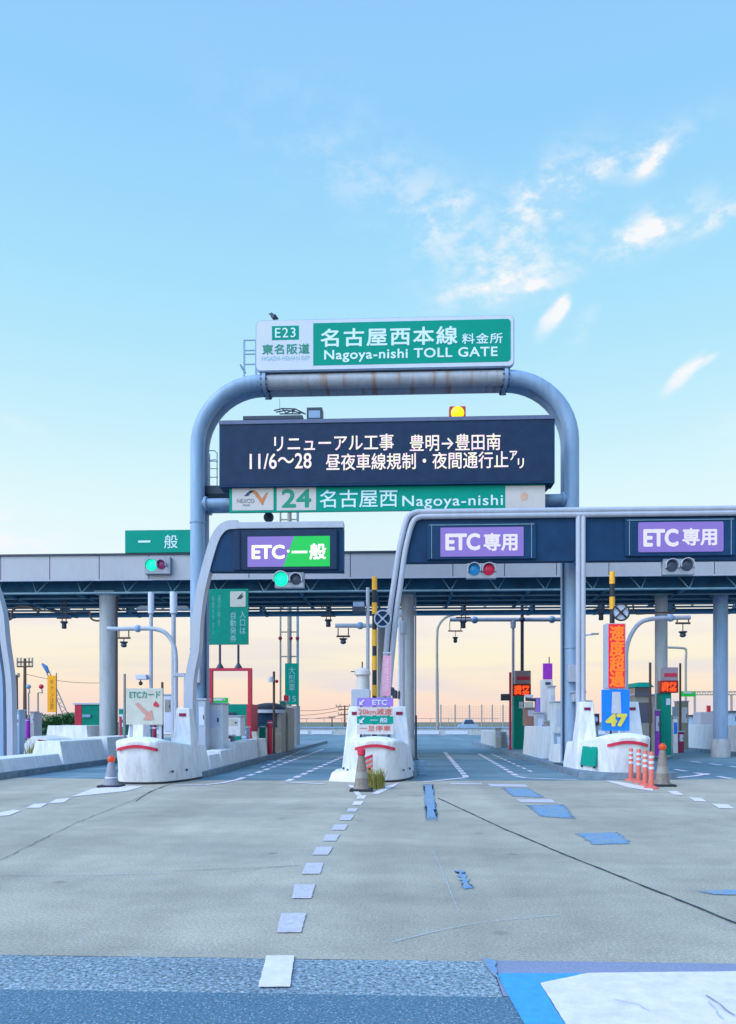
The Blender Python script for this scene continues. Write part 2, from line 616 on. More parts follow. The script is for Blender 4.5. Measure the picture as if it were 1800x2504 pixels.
# ------------------------------------------------------------------ mesh kit
class MB:
    def __init__(s):
        s.v, s.f = [], []

    def add(s, vs, fs):
        o = len(s.v)
        s.v += [Vector(p) for p in vs]
        s.f += [[i + o for i in f] for f in fs]
        return s

    def box(s, x0, x1, y0, y1, z0, z1, bev=0.0):
        if x0 > x1: x0, x1 = x1, x0
        if y0 > y1: y0, y1 = y1, y0
        if z0 > z1: z0, z1 = z1, z0
        if bev <= 0:
            vs = [(x, y, z) for x in (x0, x1) for y in (y0, y1) for z in (z0, z1)]
            fs = [(0, 1, 3, 2), (4, 6, 7, 5), (0, 4, 5, 1), (2, 3, 7, 6), (0, 2, 6, 4), (1, 5, 7, 3)]
            return s.add(vs, fs)
        bm = bmesh.new()
        bmesh.ops.create_cube(bm, size=1)
        for vv in bm.verts:
            vv.co = Vector(((x0 + x1) / 2 + vv.co.x * (x1 - x0), (y0 + y1) / 2 + vv.co.y * (y1 - y0), (z0 + z1) / 2 + vv.co.z * (z1 - z0)))
        b = min(bev, (x1 - x0) * .45, (y1 - y0) * .45, (z1 - z0) * .45)
        bmesh.ops.bevel(bm, geom=bm.edges[:], offset=b, segments=2, affect='EDGES', profile=.7)
        bm.verts.index_update()
        s.add([v.co.copy() for v in bm.verts], [[v.index for v in f.verts] for f in bm.faces])
        bm.free()
        return s

    def hexa(s, b, t):
        """b, t: four bottom and four top points"""
        return s.add(list(b) + list(t), [(3, 2, 1, 0), (4, 5, 6, 7), (0, 1, 5, 4), (1, 2, 6, 5), (2, 3, 7, 6), (3, 0, 4, 7)])

    def tube(s, pts, r, n=14, cap=True):
        pts = [Vector(p) for p in pts]
        rr = r if isinstance(r, (list, tuple)) else [r] * len(pts)
        rings = []
        prev = None
        for i, p in enumerate(pts):
            if i == 0: d = pts[1] - p
            elif i == len(pts) - 1: d = p - pts[i - 1]
            else: d = (pts[i + 1] - p).normalized() + (p - pts[i - 1]).normalized()
            d.normalize()
            if prev is None:
                a = Vector((0, 1, 0)) if abs(d.y) < .9 else Vector((1, 0, 0))
            else:
                a = prev
            a = (a - d * a.dot(d)).normalized()
            prev = a
            b = d.cross(a)
            k = 1.0
            if 0 < i < len(pts) - 1:
                c = (pts[i + 1] - p).normalized().dot((p - pts[i - 1]).normalized())
                k = 1 / max(.6, math.sqrt((1 + c) / 2))
            rings.append([p + (a * math.cos(2 * math.pi * j / n) + b * math.sin(2 * math.pi * j / n) * k) * rr[i] for j in range(n)])
        vs = [v for rg in rings for v in rg]
        fs = []
        for i in range(len(rings) - 1):
            for j in range(n):
                fs.append((i * n + j, i * n + (j + 1) % n, (i + 1) * n + (j + 1) % n, (i + 1) * n + j))
        if cap:
            fs.append(tuple(range(n - 1, -1, -1)))
            fs.append(tuple((len(rings) - 1) * n + j for j in range(n)))
        return s.add(vs, fs)

    def lathe(s, cx, cy, prof, n=20):
        """prof: (r, z) bottom to top about a vertical axis"""
        vs = [(cx + r * math.cos(2 * math.pi * j / n), cy + r * math.sin(2 * math.pi * j / n), z) for r, z in prof for j in range(n)]
        fs = []
        for i in range(len(prof) - 1):
            for j in range(n):
                fs.append((i * n + j, i * n + (j + 1) % n, (i + 1) * n + (j + 1) % n, (i + 1) * n + j))
        fs.append(tuple(range(n - 1, -1, -1)))
        fs.append(tuple((len(prof) - 1) * n + j for j in range(n)))
        return s.add(vs, fs)

    def disc(s, c, r, th, n=28, dome=0.0):
        """round lens facing -Y"""
        prof = [(r, 0), (r, -th * .6), (r * .85, -th), (r * .45, -th - dome * .7), (0.001, -th - dome)]
        vs, fs = [], []
        for rr, y in prof:
            for j in range(n):
                a = 2 * math.pi * j / n
                vs.append((c[0] + rr * math.cos(a), c[1] + y, c[2] + rr * math.sin(a)))
        for i in range(len(prof) - 1):
            for j in range(n):
                fs.append((i * n + j, i * n + (j + 1) % n, (i + 1) * n + (j + 1) % n, (i + 1) * n + j))
        fs.append(tuple(range(n - 1, -1, -1)))
        return s.add(vs, fs)

    def prism(s, poly, y0, y1):
        """poly: (x, z) outline, extruded along y"""
        n = len(poly)
        vs = [(x, y0, z) for x, z in poly] + [(x, y1, z) for x, z in poly]
        fs = [tuple(range(n)), tuple(range(2 * n - 1, n - 1, -1))] + [(i, n + i, n + (i + 1) % n, (i + 1) % n) for i in range(n)]
        return s.add(vs, fs)

    def sheet(s, poly, z, th=0.0):
        """flat ground polygon (list of (x, y))"""
        n = len(poly)
        return s.add([(x, y, z) for x, y in poly], [tuple(range(n))])

    def ball(s, c, r, n=14, sz=1.0):
        m = n // 2
        prof = [(max(.0005, r * math.sin(math.pi * i / m)), c[2] - sz * r * math.cos(math.pi * i / m)) for i in range(m + 1)]
        return s.lathe(c[0], c[1], prof, n)

    def build(s, name, m, parent=None, smooth=False):
        me = bpy.data.meshes.new(name)
        off = parent_world(parent) if parent is not None else Vector((0, 0, 0))
        me.from_pydata([v - off for v in s.v], [], s.f)
        bm = bmesh.new()
        bm.from_mesh(me)
        bmesh.ops.recalc_face_normals(bm, faces=bm.faces[:])
        bm.to_mesh(me)
        bm.free()
        me.materials.append(m)
        if smooth:
            for p in me.polygons:
                p.use_smooth = True
            try:
                me.set_sharp_from_angle(angle=R(28))
            except Exception:
                pass
        o = bpy.data.objects.new(name, me)
        C.objects.link(o)
        if parent is not None:
            o.parent = parent
        return o


def each(mb, name, m, parent=None, smooth=False):
    """one object per separate piece of the collected shapes"""
    par = list(range(len(mb.v)))

    def find(a):
        while par[a] != a:
            par[a] = par[par[a]]
            a = par[a]
        return a
    for f in mb.f:
        for i in f[1:]:
            par[find(i)] = find(f[0])
    groups = {}
    for f in mb.f:
        groups.setdefault(find(f[0]), []).append(f)
    out = []
    for fs in groups.values():
        idx = sorted({i for f in fs for i in f})
        mp_ = {i: k for k, i in enumerate(idx)}
        b = MB()
        b.v = [mb.v[i] for i in idx]
        b.f = [[mp_[i] for i in f] for f in fs]
        out.append(b.build(name, m, parent, smooth))
    return out


def parent_world(p):
    o = Vector((0, 0, 0))
    while p is not None:
        o += p.location
        p = p.parent
    return o


def flat(mb):
    """make ground sheets face up"""
    return mb


def tag(o, label=None, cat=None, group=None, kind=None):
    if label: o['label'] = label
    if cat: o['category'] = cat
    if group: o['group'] = group
    if kind: o['kind'] = kind
    return o


def thing(name, loc, label, cat, group=None):
    o = bpy.data.objects.new(name, None)
    o.empty_display_size = .2
    C.objects.link(o)
    o.location = loc
    return tag(o, label, cat, group)


def copy_tree(o, parent=None):
    c = o.copy()
    C.objects.link(c)
    c.parent = parent
    for ch in list(o.children):
        copy_tree(ch, c)
    return c


def rect(u0, v0, u1, v1, Y):
    um, vm = (u0 + u1) / 2, (v0 + v1) / 2
    return at(u0, vm, Y).x, at(u1, vm, Y).x, at(um, v1, Y).z, at(um, v0, Y).z    # x0,x1,z0,z1


def pbox(mb, u0, v0, u1, v1, Y, th, bev=0.0):
    x0, x1, z0, z1 = rect(u0, v0, u1, v1, Y)
    return mb.box(x0, x1, Y, Y + th, z0, z1, bev)


def text(body, u0, v0, u1, v1, Y, m, parent, name='lettering', bold=.012, gap=.008, spacing=1.0, lines=1.0):
    c = bpy.data.curves.new('t', 'FONT')
    c.body = body
    c.space_character = spacing
    c.space_line = lines
    c.resolution_u = 4
    o = bpy.data.objects.new('t', c)
    C.objects.link(o)
    dg = bpy.context.evaluated_depsgraph_get()
    me = bpy.data.meshes.new_from_object(o.evaluated_get(dg))
    bpy.data.objects.remove(o)
    bpy.data.curves.remove(c)
    xs = [v.co.x for v in me.vertices]
    ys = [v.co.y for v in me.vertices]
    ax, bx, ay, by = min(xs), max(xs), min(ys), max(ys)
    x0, x1, z0, z1 = rect(u0, v0, u1, v1, Y)
    off = parent_world(parent)
    base = [v.co.copy() for v in me.vertices]
    fs0 = [list(p.vertices) for p in me.polygons]
    em = (z1 - z0) / max(.3, by - ay)
    d = bold * em
    sx = (x1 - x0 - 2 * d) / (bx - ax)
    sz = (z1 - z0 - 2 * d) / max(1e-6, by - ay) if by - ay > .2 else (z1 - z0) / max(1e-6, by - ay)
    vs, fs = [], []
    shifts = [(0, 0)] if bold <= 0 else [(0, 0), (d, 0), (-d, 0), (0, d), (0, -d), (d * .7, d * .7), (-d * .7, d * .7), (d * .7, -d * .7), (-d * .7, -d * .7)]
    for k, (dx, dz) in enumerate(shifts):
        o_ = len(vs)
        for c0 in base:
            vs.append(Vector((x0 + d + (c0.x - ax) * sx + dx, Y - gap - .0004 * k, z0 + d + (c0.y - ay) * sz + (dz if by - ay > .2 else 0))) - off)
        fs += [[i + o_ for i in f] for f in fs0]
    bpy.data.meshes.remove(me)
    me = bpy.data.meshes.new(name)
    me.from_pydata(vs, [], fs)
    me.materials.append(m)
    me.name = name
    t = bpy.data.objects.new(name, me)
    C.objects.link(t)
    t.parent = parent
    return t


def rrect(x0, x1, z0, z1, r, n=5):
    pts = []
    for cx, cz, a0 in ((x1 - r, z1 - r, 0), (x0 + r, z1 - r, 90), (x0 + r, z0 + r, 180), (x1 - r, z0 + r, 270)):
        for i in range(n + 1):
            a = R(a0 + 90 * i / n)
            pts.append((cx + r * math.cos(a), cz + r * math.sin(a)))
    return pts


# ================================================================== GROUND
def struct(name, mb, m):
    o = mb.build(name, m)
    o['kind'] = 'structure'
    return o


struct('ground', MB().sheet([(-1500, -300), (1500, -300), (1500, 3000), (-1500, 3000)], -.012), M['earth'])
YJ = gnd(900, 2347).y      # where the old surface begins
YK = gnd(900, 2433).y
struct('road', MB().sheet([(-60, YJ), (70, YJ), (70, 150), (-60, 150)], 0.0), M['road'])
# lane surface from the island heads onwards, canopy shade put into its colour
YL = 18.6
struct('lane_pavement', MB().sheet([(-22, YL + 3), (-5.3, YL + .2), (-1.6, YL + .3), (.3, YL + .3), (4.8, YL + .6), (7, YL + 1), (30, YL + 5), (30, 84), (-22, 84)], .004), M['road_lane_shaded'])
wav = []
rnd = random.Random(3)
xs_ = [-60 + i * 130 / 260 for i in range(261)]
jag = [YJ + .012 * rnd.uniform(-1, 1) for _ in xs_]
xr = gnd(1210, 2383).x
coarse = MB()
fine = MB()
for i in range(len(xs_) - 1):
    if xs_[i] < xr:
        coarse.add([(xs_[i], YK, 0), (min(xs_[i + 1], xr), YK, 0), (min(xs_[i + 1], xr), jag[i + 1], 0), (xs_[i], jag[i], 0)], [(0, 1, 2, 3)])
struct('road_joint_strip', coarse, M['band'])
struct('near_road', MB().sheet([(-60, -60), (70, -60), (70, YK), (-60, YK)], 0.0), M['dark_asphalt'])
YB2 = gnd(1500, 2383).y
struct('smooth_road_strip', MB().sheet([(xr + .002, YK), (70, YK), (70, YJ + .01), (xr + .002, YJ + .01)], 0.004), M['band2'])


def gpoly(pts, z=.006):
    return [(gnd(u, v).x, gnd(u, v).y) for u, v in pts]


# road markings: each painted mark is real paint on the road (structure)
def mark(name, polys, m, z=.008):
    mb = MB()
    cover = []
    rn = random.Random(int(polys[0][0][0] * 7 + polys[0][0][1]))
    far_ = gnd(*polys[0][0]).y > 7
    jit = (.03 if far_ else .008) if m is M['bluefade'] else (.004 if m is M['oldpaint'] else .002)
    for p in polys:
        g_ = [Vector((x, y, 0)) for x, y in gpoly(p)]
        out = []
        for a, b in zip(g_, g_[1:] + g_[:1]):
            k = max(1, min(60, int((b - a).length / .05)))
            for i in range(k):
                q = a.lerp(b, i / k)
                e = jit if i else jit * .5
                out.append((q.x + rn.uniform(-e, e), q.y + rn.uniform(-e, e)))
        if m in (M['bluefade'], M['oldpaint']):
            c_ = sum((Vector((a_, b_, 0)) for a_, b_ in out), Vector()) / len(out)
            k_ = .28 if m is M['bluefade'] else .22
            inn = [(a_ + (c_.x - a_) * k_, b_ + (c_.y - b_) * k_) for a_, b_ in out]
            n_ = len(out)
            mb.add([(a_, b_, z) for a_, b_ in out + inn], [(i, (i + 1) % n_, n_ + (i + 1) % n_, n_ + i) for i in range(n_)] + [tuple(range(n_, 2 * n_))])
            cover += [0.0] * n_ + [1.0] * n_
        else:
            mb.sheet(out, z)
    o = struct(name, mb, m)
    if cover:
        o.data.attributes.new('cover', 'FLOAT', 'POINT').data.foreach_set('value', cover)
    return o


mark('blue_lane_paint', [[(1217, 2383), (1435, 2383), (1319, 2407), (1390, 2520), (1440, 2640), (1360, 2640), (1283, 2508), (1225, 2405)]], M['bluepaint'])
mark('blue_lane_paint', [[(1172, 2342), (1214, 2352), (1216, 2382), (1224, 2404), (1205, 2388)]], M['bluefade'], .014)
mark('white_lane_paint', [[(1437, 2382), (2000, 2376), (2400, 2640), (1442, 2640), (1393, 2522), (1321, 2407)]], M['paint'])
sq = [[(651, 2340), (720, 2340), (709, 2417), (632, 2417)]]
mark('lane_dash', sq, M['paint'], .01)
olds = [[(687, 2234), (750, 2234), (737, 2283), (675, 2283)], [(720, 2163.5), (772, 2163.5), (762, 2199), (712, 2199)],
        [(748, 2111), (792, 2111), (783, 2139), (737, 2139)], [(773, 2072), (815, 2072), (803, 2092), (762, 2092)],
        [(796, 2041.5), (832, 2041.5), (822, 2058), (788, 2058)], [(817, 2017), (852, 2017), (843, 2031), (810, 2031)],
        [(836, 1993.5), (867, 1993.5), (858, 2007), (829, 2007)], [(852, 1977), (877, 1977), (871, 1986), (846, 1986)]]
for q in olds:
    mark('worn_lane_dash', [q], M['oldpaint'])
for q in [[(867, 1960), (890, 1960), (883, 1969), (860, 1969)], [(875, 1945.5), (897, 1945.5), (891, 1954), (871, 1954)],
          [(119, 1965), (138, 1955), (172, 1952), (157, 1963)], [(63, 1977), (83, 1967), (116, 1965), (99, 1976)],
          [(-10, 1997), (0, 1988), (33, 1981), (52, 1983), (22, 1995)],
          [(1632, 1935), (1655, 1935), (1673, 1945), (1648, 1944)], [(1685, 1951), (1715, 1952), (1728, 1961), (1700, 1960)],
          [(1741, 1966), (1780, 1968), (1797, 1978), (1758, 1977)]]:
    mark('lane_dash', [q], M['paint'])


def gline(u0, v0, u1, v1, wm):
    a, b = gnd(u0, v0), gnd(u1, v1)
    d = (b - a).normalized()
    n = Vector((-d.y, d.x, 0)) * wm / 2
    return [(p.x, p.y) for p in (a - n, b - n, b + n, a + n)]


def wline(name, segs, wm, m, z=.010):
    mb = MB()
    for s_ in segs:
        mb.sheet(gline(*s_, wm), z)
    return struct(name, mb, m)


def dashed(u0, v0, u1, v1, wm, dash, gap_, m=None):
    a, b = gnd(u0, v0), gnd(u1, v1)
    Ln = (b - a).length
    d = (b - a).normalized()
    n = Vector((-d.y, d.x, 0)) * wm / 2
    t = 0
    mb = MB()
    while t < Ln:
        p, q = a + d * t, a + d * min(Ln, t + dash)
        mb.sheet([(k.x, k.y) for k in (p - n, q - n, q + n, p + n)], .011)
        t += dash + gap_
    return struct('dashed_edge_line', mb, m or M['paint'])


mark('white_wedge_marking', [[(174, 1949), (226, 1929), (300, 1922), (352, 1923), (310, 1935)]], M['paint'])
wline('edge_line', [(428, 1921, 500, 1920), (500, 1920, 545, 1915), (545, 1915, 582, 1907)], .13, M['paint'])
dashed(582, 1907, 790, 1833, .16, .75, .5)
dashed(640, 1878, 745, 1833, .12, .8, .6)
wline('edge_line', [(698, 1913, 792, 1918)], .16, M['paint'])
dashed(703, 1911, 850, 1846, .16, .7, .45)
wline('edge_line', [(748, 1898, 800, 1898)], .05, M['oldpaint'])
mark('white_wedge_marking', [[(851, 1919), (864, 1922), (884, 1944), (872, 1946)], [(908, 1942), (940, 1925), (978, 1914), (965, 1923), (926, 1942)]], M['paint'])
wline('edge_line', [(1030, 1914, 1141, 1902)], .14, M['paint'])
dashed(1140, 1901, 1088, 1840, .16, .75, .3)
dashed(1262, 1897, 1170, 1843, .16, .7, .4)
dashed(1300, 1888, 1200, 1843, .10, .7, .6)
wline('edge_line', [(1262, 1899, 1285, 1903), (1284, 1903, 1412, 1908)], .13, M['paint'])
mark('white_wedge_marking', [[(1478, 1909), (1520, 1913), (1597, 1928), (1597, 1935), (1540, 1927)]], M['paint'])
wline('edge_line', [(1645, 1903, 1700, 1898), (1700, 1898, 1732, 1892)], .16, M['paint'])
dashed(1650, 1882, 1790, 1905, .16, .9, .6)
dashed(1690, 1862, 1830, 1880, .16, .9, .7)
for q in [[(1226, 1927), (1292, 1927), (1336, 1952), (1253, 1949)], [(1286, 1969), (1380, 1967), (1410, 2004), (1320, 1999)],
          [(1400, 2038), (1513, 2035), (1546, 2065), (1452, 2068)], [(1035, 1917), (1060, 1917), (1071, 2010), (1041, 2010)],
          [(1700, 2180), (1800, 2177), (1900, 2184), (1830, 2192), (1740, 2189)], [(1112, 2128), (1132, 2128), (1158, 2176), (1136, 2178)]]:
    mark('blue_paint_remnant', [q], M['bluefade'], .007)
mark('pale_paint_remnant', [[(1190, 1917), (1285, 1919), (1296, 1925), (1200, 1924)], [(1259, 1955), (1350, 1955), (1362, 1964), (1275, 1963)],
                            [(1100, 1915), (1180, 1916), (1180, 1919), (1100, 1919)]], M['oldpaint'], .007)


def crack(name, pts, wm, m, jit=.02, z=.009):
    P = [gnd(u, v) for u, v in pts]
    fine_ = []
    for a, b in zip(P, P[1:]):
        k = max(2, int((b - a).length / .12))
        fine_ += [a.lerp(b, i / k) for i in range(k)]
    fine_.append(P[-1])
    rn = random.Random(len(pts))
    mb = MB()
    L_, R_ = [], []
    for i, p in enumerate(fine_):
        d = (fine_[min(i + 1, len(fine_) - 1)] - fine_[max(0, i - 1)]).normalized()
        n = Vector((-d.y, d.x, 0))
        c = p + n * rn.uniform(-1, 1) * jit
        ww = wm * rn.uniform(.55, 1.25) / 2
        L_.append(c + n * ww)
        R_.append(c - n * ww)
    for i in range(len(L_) - 1):
        mb.add([(q.x, q.y, z) for q in (L_[i], L_[i + 1], R_[i + 1], R_[i])], [(0, 1, 2, 3)])
    return struct(name, mb, m)


crack('tar_seam', [(1071, 1952), (1231, 2027), (1386, 2093), (1524, 2148), (1662, 2203), (1900, 2300)], .026, M['crack'], .006)
crack('pavement_crack', [(-60, 2135), (90, 2060), (193, 2010), (331, 1955), (403, 1921)], .009, M['crack'], .012)
crack('pavement_crack', [(331, 1960), (370, 1935), (420, 1917)], .02, M['crack'], .012)
crack('pavement_crack', [(422, 2131), (520, 2128), (600, 2125), (735, 2118)], .010, M['crack'], .01)
crack('pavement_crack', [(560, 2134), (600, 2130), (640, 2124)], .008, M['crack'], .01)
crack('scuff_line', [(960, 2306), (1080, 2276), (1176, 2258), (1260, 2249), (1369, 2239)], .006, M['skid'], .004)
crack('scuff_line', [(1060, 2082), (1085, 2140), (1121, 2231)], .006, M['skid'], .004)
crack('pavement_crack', [(975, 1944), (1000, 1946), (1035, 1944)], .03, M['crack'], .02)
crack('scuff_line', [(0, 2140), (200, 2142), (420, 2136)], .008, M['skid'], .01)

crack('rubber_scuff', [(1730, 2440), (1760, 2462), (1800, 2490)], .012, mat('rubber_gray', (.30, .28, .32), .8), .012, .016)
crack('rubber_scuff', [(1735, 2455), (1750, 2475), (1770, 2498)], .008, M['skid'], .01, .016)
crack('rubber_scuff', [(1500, 2448), (1560, 2462), (1590, 2478)], .006, M['skid'], .006, .016)
# island platforms with kerbs
def platform(x0, x1, y0, y1, h=.17):
    mb = MB()
    n = 10
    out = [(x0, y1), (x0, y0 + .5)]
    for i in range(1, n):
        a = math.pi + math.pi * i / n
        out.append(((x0 + x1) / 2 + (x1 - x0) / 2 * math.cos(a), y0 + .5 + .5 * math.sin(a)))
    out += [(x1, y0 + .5), (x1, y1)]
    k = len(out)
    mb.add([(x, y, 0) for x, y in out] + [(x, y, h) for x, y in out],
           [tuple(range(k, 2 * k))] + [(i, (i + 1) % k, k + (i + 1) % k, k + i) for i in range(k)])
    return struct('kerb', mb, M['kerb'])


platform(-7.15, -5.03, 19.2, 52)
platform(-1.62, .40, 19.6, 40)
platform(4.55, 7.0, 19.35, 50)
platform(-13.2, -10.0, 14.0, 50)
platform(14.2, 18, 26, 55)


# ================================================================== SIGN GANTRY (double arch)
def arch_path(xl, xr, ztop, rad, y):
    pts = [(xl, y, 0.15)]
    pts.append((xl, y, 3))
    n = 12
    for i in range(n + 1):
        a = math.pi - math.pi / 2 * i / n
        pts.append((xl + rad + rad * math.cos(a), y, ztop - rad + rad * math.sin(a)))
    for i in range(n + 1):
        a = math.pi / 2 - math.pi / 2 * i / n
        pts.append((xr - rad + rad * math.cos(a), y, ztop - rad + rad * math.sin(a)))
    pts.append((xr, y, 3))
    pts.append((xr, y, .15))
    return pts


GY = 22.8
gl, gr_ = at(466, 1200, GY).x, at(1416, 1200, GY).x
gt = at(940, 911, GY).z
pr = .215
g = thing('overhead_sign_gantry', (gl, GY, 0), 'tall blue gray steel tube arch carrying the toll gate name sign and message board', 'sign gantry')
for k, yy in enumerate((GY, GY + .52)):
    MB().tube(arch_path(gl + pr, gr_ - pr, gt - pr, 1.9, yy), pr, 20).build('arch_tube', M['beam'] if False else M['steel'], g, True)
# rusty sleeves on the straight top run
xa, xb = at(648, 940, GY).x, at(1236, 940, GY).x
for yy in (GY, GY + .52):
    MB().tube([(xa, yy, gt - pr), (xb, yy, gt - pr)], pr + .006, 20).build('top_beam', M['beam'], g, True)
    for xx in (xa, xb):
        fl = MB().tube([(xx - .05, yy, gt - pr), (xx + .05, yy, gt - pr)], pr + .075, 20).build('flange', M['steel'], g, True)
        b_ = MB()
        for i in range(10):
            a = 2 * math.pi * i / 10
            cz, cy = gt - pr + (pr + .045) * math.sin(a), yy + (pr + .045) * math.cos(a)
            b_.box(xx - .1, xx + .1, cy - .018, cy + .018, cz - .018, cz + .018)
        b_.build('bolts', M['dark'], fl)['kind'] = 'stuff'
ties = MB()
for i in range(6):
    xx = xa + (xb - xa) * (i + .5) / 6
    ties.tube([(xx, GY, gt - pr), (xx, GY + .52, gt - pr)], .07, 8)
for zz in (2.2, 4.5, 6.4):
    for xx in (gl + pr, gr_ - pr):
        ties.tube([(xx, GY, zz), (xx, GY + .52, zz)], .07, 8)
each(ties, 'tie_tube', M['steel'], g, True)
zl = at(940, 1226, GY).z
for yy in (GY, GY + .52):
    lb = MB().tube([(gl + pr, yy, zl), (gr_ - pr, yy, zl)], .15, 16).build('lower_beam', M['steel'], g, True)
    for sgn, xx in ((1, gl + 2 * pr), (-1, gr_ - 2 * pr)):
        MB().tube([(xx, yy, zl), (xx + sgn * .07, yy, zl)], .21, 16).build('flange', M['steel'], lb, True)
lg = MB()
for u in (650, 1218):
    lg.ball((at(u, 1256, GY).x, GY + .5, zl - .30), .16)
each(lg, 'beam_cap', M['dark'], g, True)
bp_ = MB()
for xx in (gl + pr, gr_ - pr):
    bp_.box(xx - .35, xx + .35, GY - .35, GY + .9, .172, .21)
each(bp_, 'base_plate', M['dark'], g)


for xx, sg_ in ((gl + pr, 1), (gr_ - pr, -1)):
    for zz in (3.6, 7.4):
        MB().tube([(xx, GY, zz), (xx, GY, zz + .05)], pr + .02, 20).build('weld_collar', M['steel'], g, True)
    MB().tube([(xx + sg_ * (pr + .04), GY - .05, .3), (xx + sg_ * (pr + .04), GY - .05, 6.2)], .03, 8).build('cable_conduit', M['dark'], g, True)
    MB().box(xx - .16, xx + .16, GY - pr - .16, GY - pr + .02, 2.6, 3.1, .02).build('junction_box', M['gray'], g)
# ---- name sign on top
SY = GY - .28
s = thing('toll_gate_name_sign', at(940, 905, SY), 'wide green and white E23 toll gate name sign standing on top of the arch gantry', 'sign')
x0, x1, z0, z1 = rect(627, 778, 1256, 900, SY)
MB().prism(rrect(x0, x1, z0, z1, .14), SY, SY + .10).build('panel', M['signwhite'], s)
MB().prism(rrect(x0 - .025, x1 + .025, z0 - .03, z1 + .025, .16), SY + .03, SY + .13).build('edge_frame', M['steel'], s)
gx0, gx1, gz0, gz1 = rect(766, 785, 1249, 889, SY)
poly = [(gx0, gz0)] + [p for p in rrect(gx0, gx1, gz0, gz1, .11) if p[0] > gx0 + .2][6:] + [p for p in rrect(gx0, gx1, gz0, gz1, .11) if p[0] > gx0 + .2][:6] + [(gx0, gz1)]
MB().prism(poly, SY - .006, SY).build('green_field', M['green'], s)
bx = rect(665, 797, 731, 831, SY)
MB().box(bx[0], bx[1], SY - .006, SY, bx[2], bx[3]).build('route_number_plate', M['green'], s)
text('E23', 673, 802, 723, 826, SY, M['letter'], s, bold=.006, gap=.012, spacing=1.15)
text('東名阪道', 641, 841, 757, 866, SY, M['letgreen'], s, bold=.018, spacing=1.1, gap=.008)
text('HIGASHI-MEIHAN EXP', 640, 871, 757, 881, SY, M['palegreen'], s, bold=.0)
text('名古屋西本線', 784, 801, 1119, 846, SY, M['letter'], s, bold=.022, spacing=1.12, gap=.012)
text('料金所', 1130, 815, 1229, 841, SY, M['letter'], s, bold=.015, spacing=1.12, gap=.012)
text('Nagoya-nishi TOLL GATE', 793, 852, 1217, 883, SY, M['letter'], s, bold=.022, spacing=1.08, gap=.012)
st = MB()
for u in (680, 811, 913, 943, 1073, 1199, 1210):
    xx = at(u, 905, SY).x
    st.box(xx - .04, xx + .04, SY + .10, SY + .22, gt - .05, z0 + .05)
for u in (668, 731, 797, 863, 930, 990, 1048, 1115, 1175):
    xx = at(u, 905, SY).x
    st.box(xx - .012, xx + .012, SY + .14, SY + .18, gt - .05, z0 + .02)
st.box(x0 + .15, x1 - .15, SY + .10, SY + .2, z0 - .06, z0 - .005)
each(st, 'support_post', M['dark'], s)

# ladder beside the sign
l = thing('access_ladder', at(600, 910, GY), 'small blue ladder cage at the left end of the toll gate name sign', 'ladder')
mb = MB()
lx = [at(u, 870, GY).x for u in (597, 626)]
for xx, v in ((lx[0], 830), (lx[1], 832)):
    mb.box(xx - .025, xx + .025, GY, GY + .05, gt - .1, at(600, v, GY).z)
each(mb, 'rail', M['steel'], l)
mb = MB()
for v in (831, 856, 865, 890):
    z = at(610, v, GY).z
    mb.box(lx[0], lx[1], GY + .01, GY + .04, z - .015, z + .015)
each(mb, 'rung', M['steel'], l)
MB().tube([at(600, 912, GY), at(594, 903, GY), at(588, 892, GY)], .03, 6).build('hook', M['truss'], l)

# bird
by_ = SY + .05
b0 = at(668, 779, by_)
bd = MB()
sc = .012
pts = [at(660, 767.5, by_), at(663, 768, by_), at(666, 771.5, by_), at(671, 775.5, by_), at(676, 778, by_), at(681, 780, by_)]
bd.tube(pts, [.012, .05, .055, .085, .05, .015], 10)
bird = bd.build('bird', M['dark'], None, True)
tag(bird, 'small dark bird perched on the top left corner of the green name sign', 'bird')
me_ = bird.data
for v in me_.vertices:
    v.co -= b0
bird.location = b0
bk = MB()
bk.tube([at(660.5, 767.5, by_), at(656.5, 768.5, by_)], [.022, .004], 6).build('beak', M['black'], bird)
lg_ = MB()
for u in (668, 671):
    lg_.tube([at(u, 775, by_), at(u, 780.5, by_)], .008, 5)
lg_.build('leg', M['black'], bird)

# ---- variable message board
VY = GY - .75
v_ = thing('message_board', at(940, 1190, VY), 'large dark LED message board with two lines of lit Japanese text in the gantry', 'message board')
x0, x1, z0, z1 = rect(536, 1024, 1357, 1186, VY)
MB().box(x0, x1, VY, VY + .6, z0, z1, .02).build('casing', M['darkpanel'], v_)
MB().box(x0, x1, VY - .03, VY + .02, z1 - .09, z1 + .02).build('top_hood', M['purple'] if False else mat('hood_slate', (.10, .12, .22), .5), v_)
MB().box(x0 + .06, x1 - .06, VY - .008, VY, z0 + .06, z1 - .10).build('led_screen', M['ledblack'], v_)
xq0, xq1, zq0, zq1 = rect(556, 1184, 1350, 1196, VY)
MB().prism([(xq0, zq0), (xq1 - .1, zq0), (xq1, zq0 + .1), (xq1, zq1 - .015), (xq0, zq1 - .015)], VY + .25, VY + .62).build('lower_tray', M['darkpanel'], v_)
text('リニューアル工事', 671, 1063, 963, 1104, VY, M['led_msg'], v_, 'led_text', .010, .02)
text('豊明→豊田南', 1002, 1062, 1224, 1103, VY, M['led_msg'], v_, 'led_text', .010, .02)
text('11/6～28', 611, 1109, 762, 1147, VY, M['led_msg'], v_, 'led_text', .010, .02)
text('昼夜車線規制・夜間通行止', 797, 1107, 1243, 1148, VY, M['led_msg'], v_, 'led_text', .010, .02)
text('ア', 1246, 1103, 1265, 1126, VY, M['led_msg'], v_, 'led_text', .02, .02)
text('リ', 1266, 1121, 1281, 1146, VY, M['led_msg'], v_, 'led_text', .02, .02)
mb = MB()
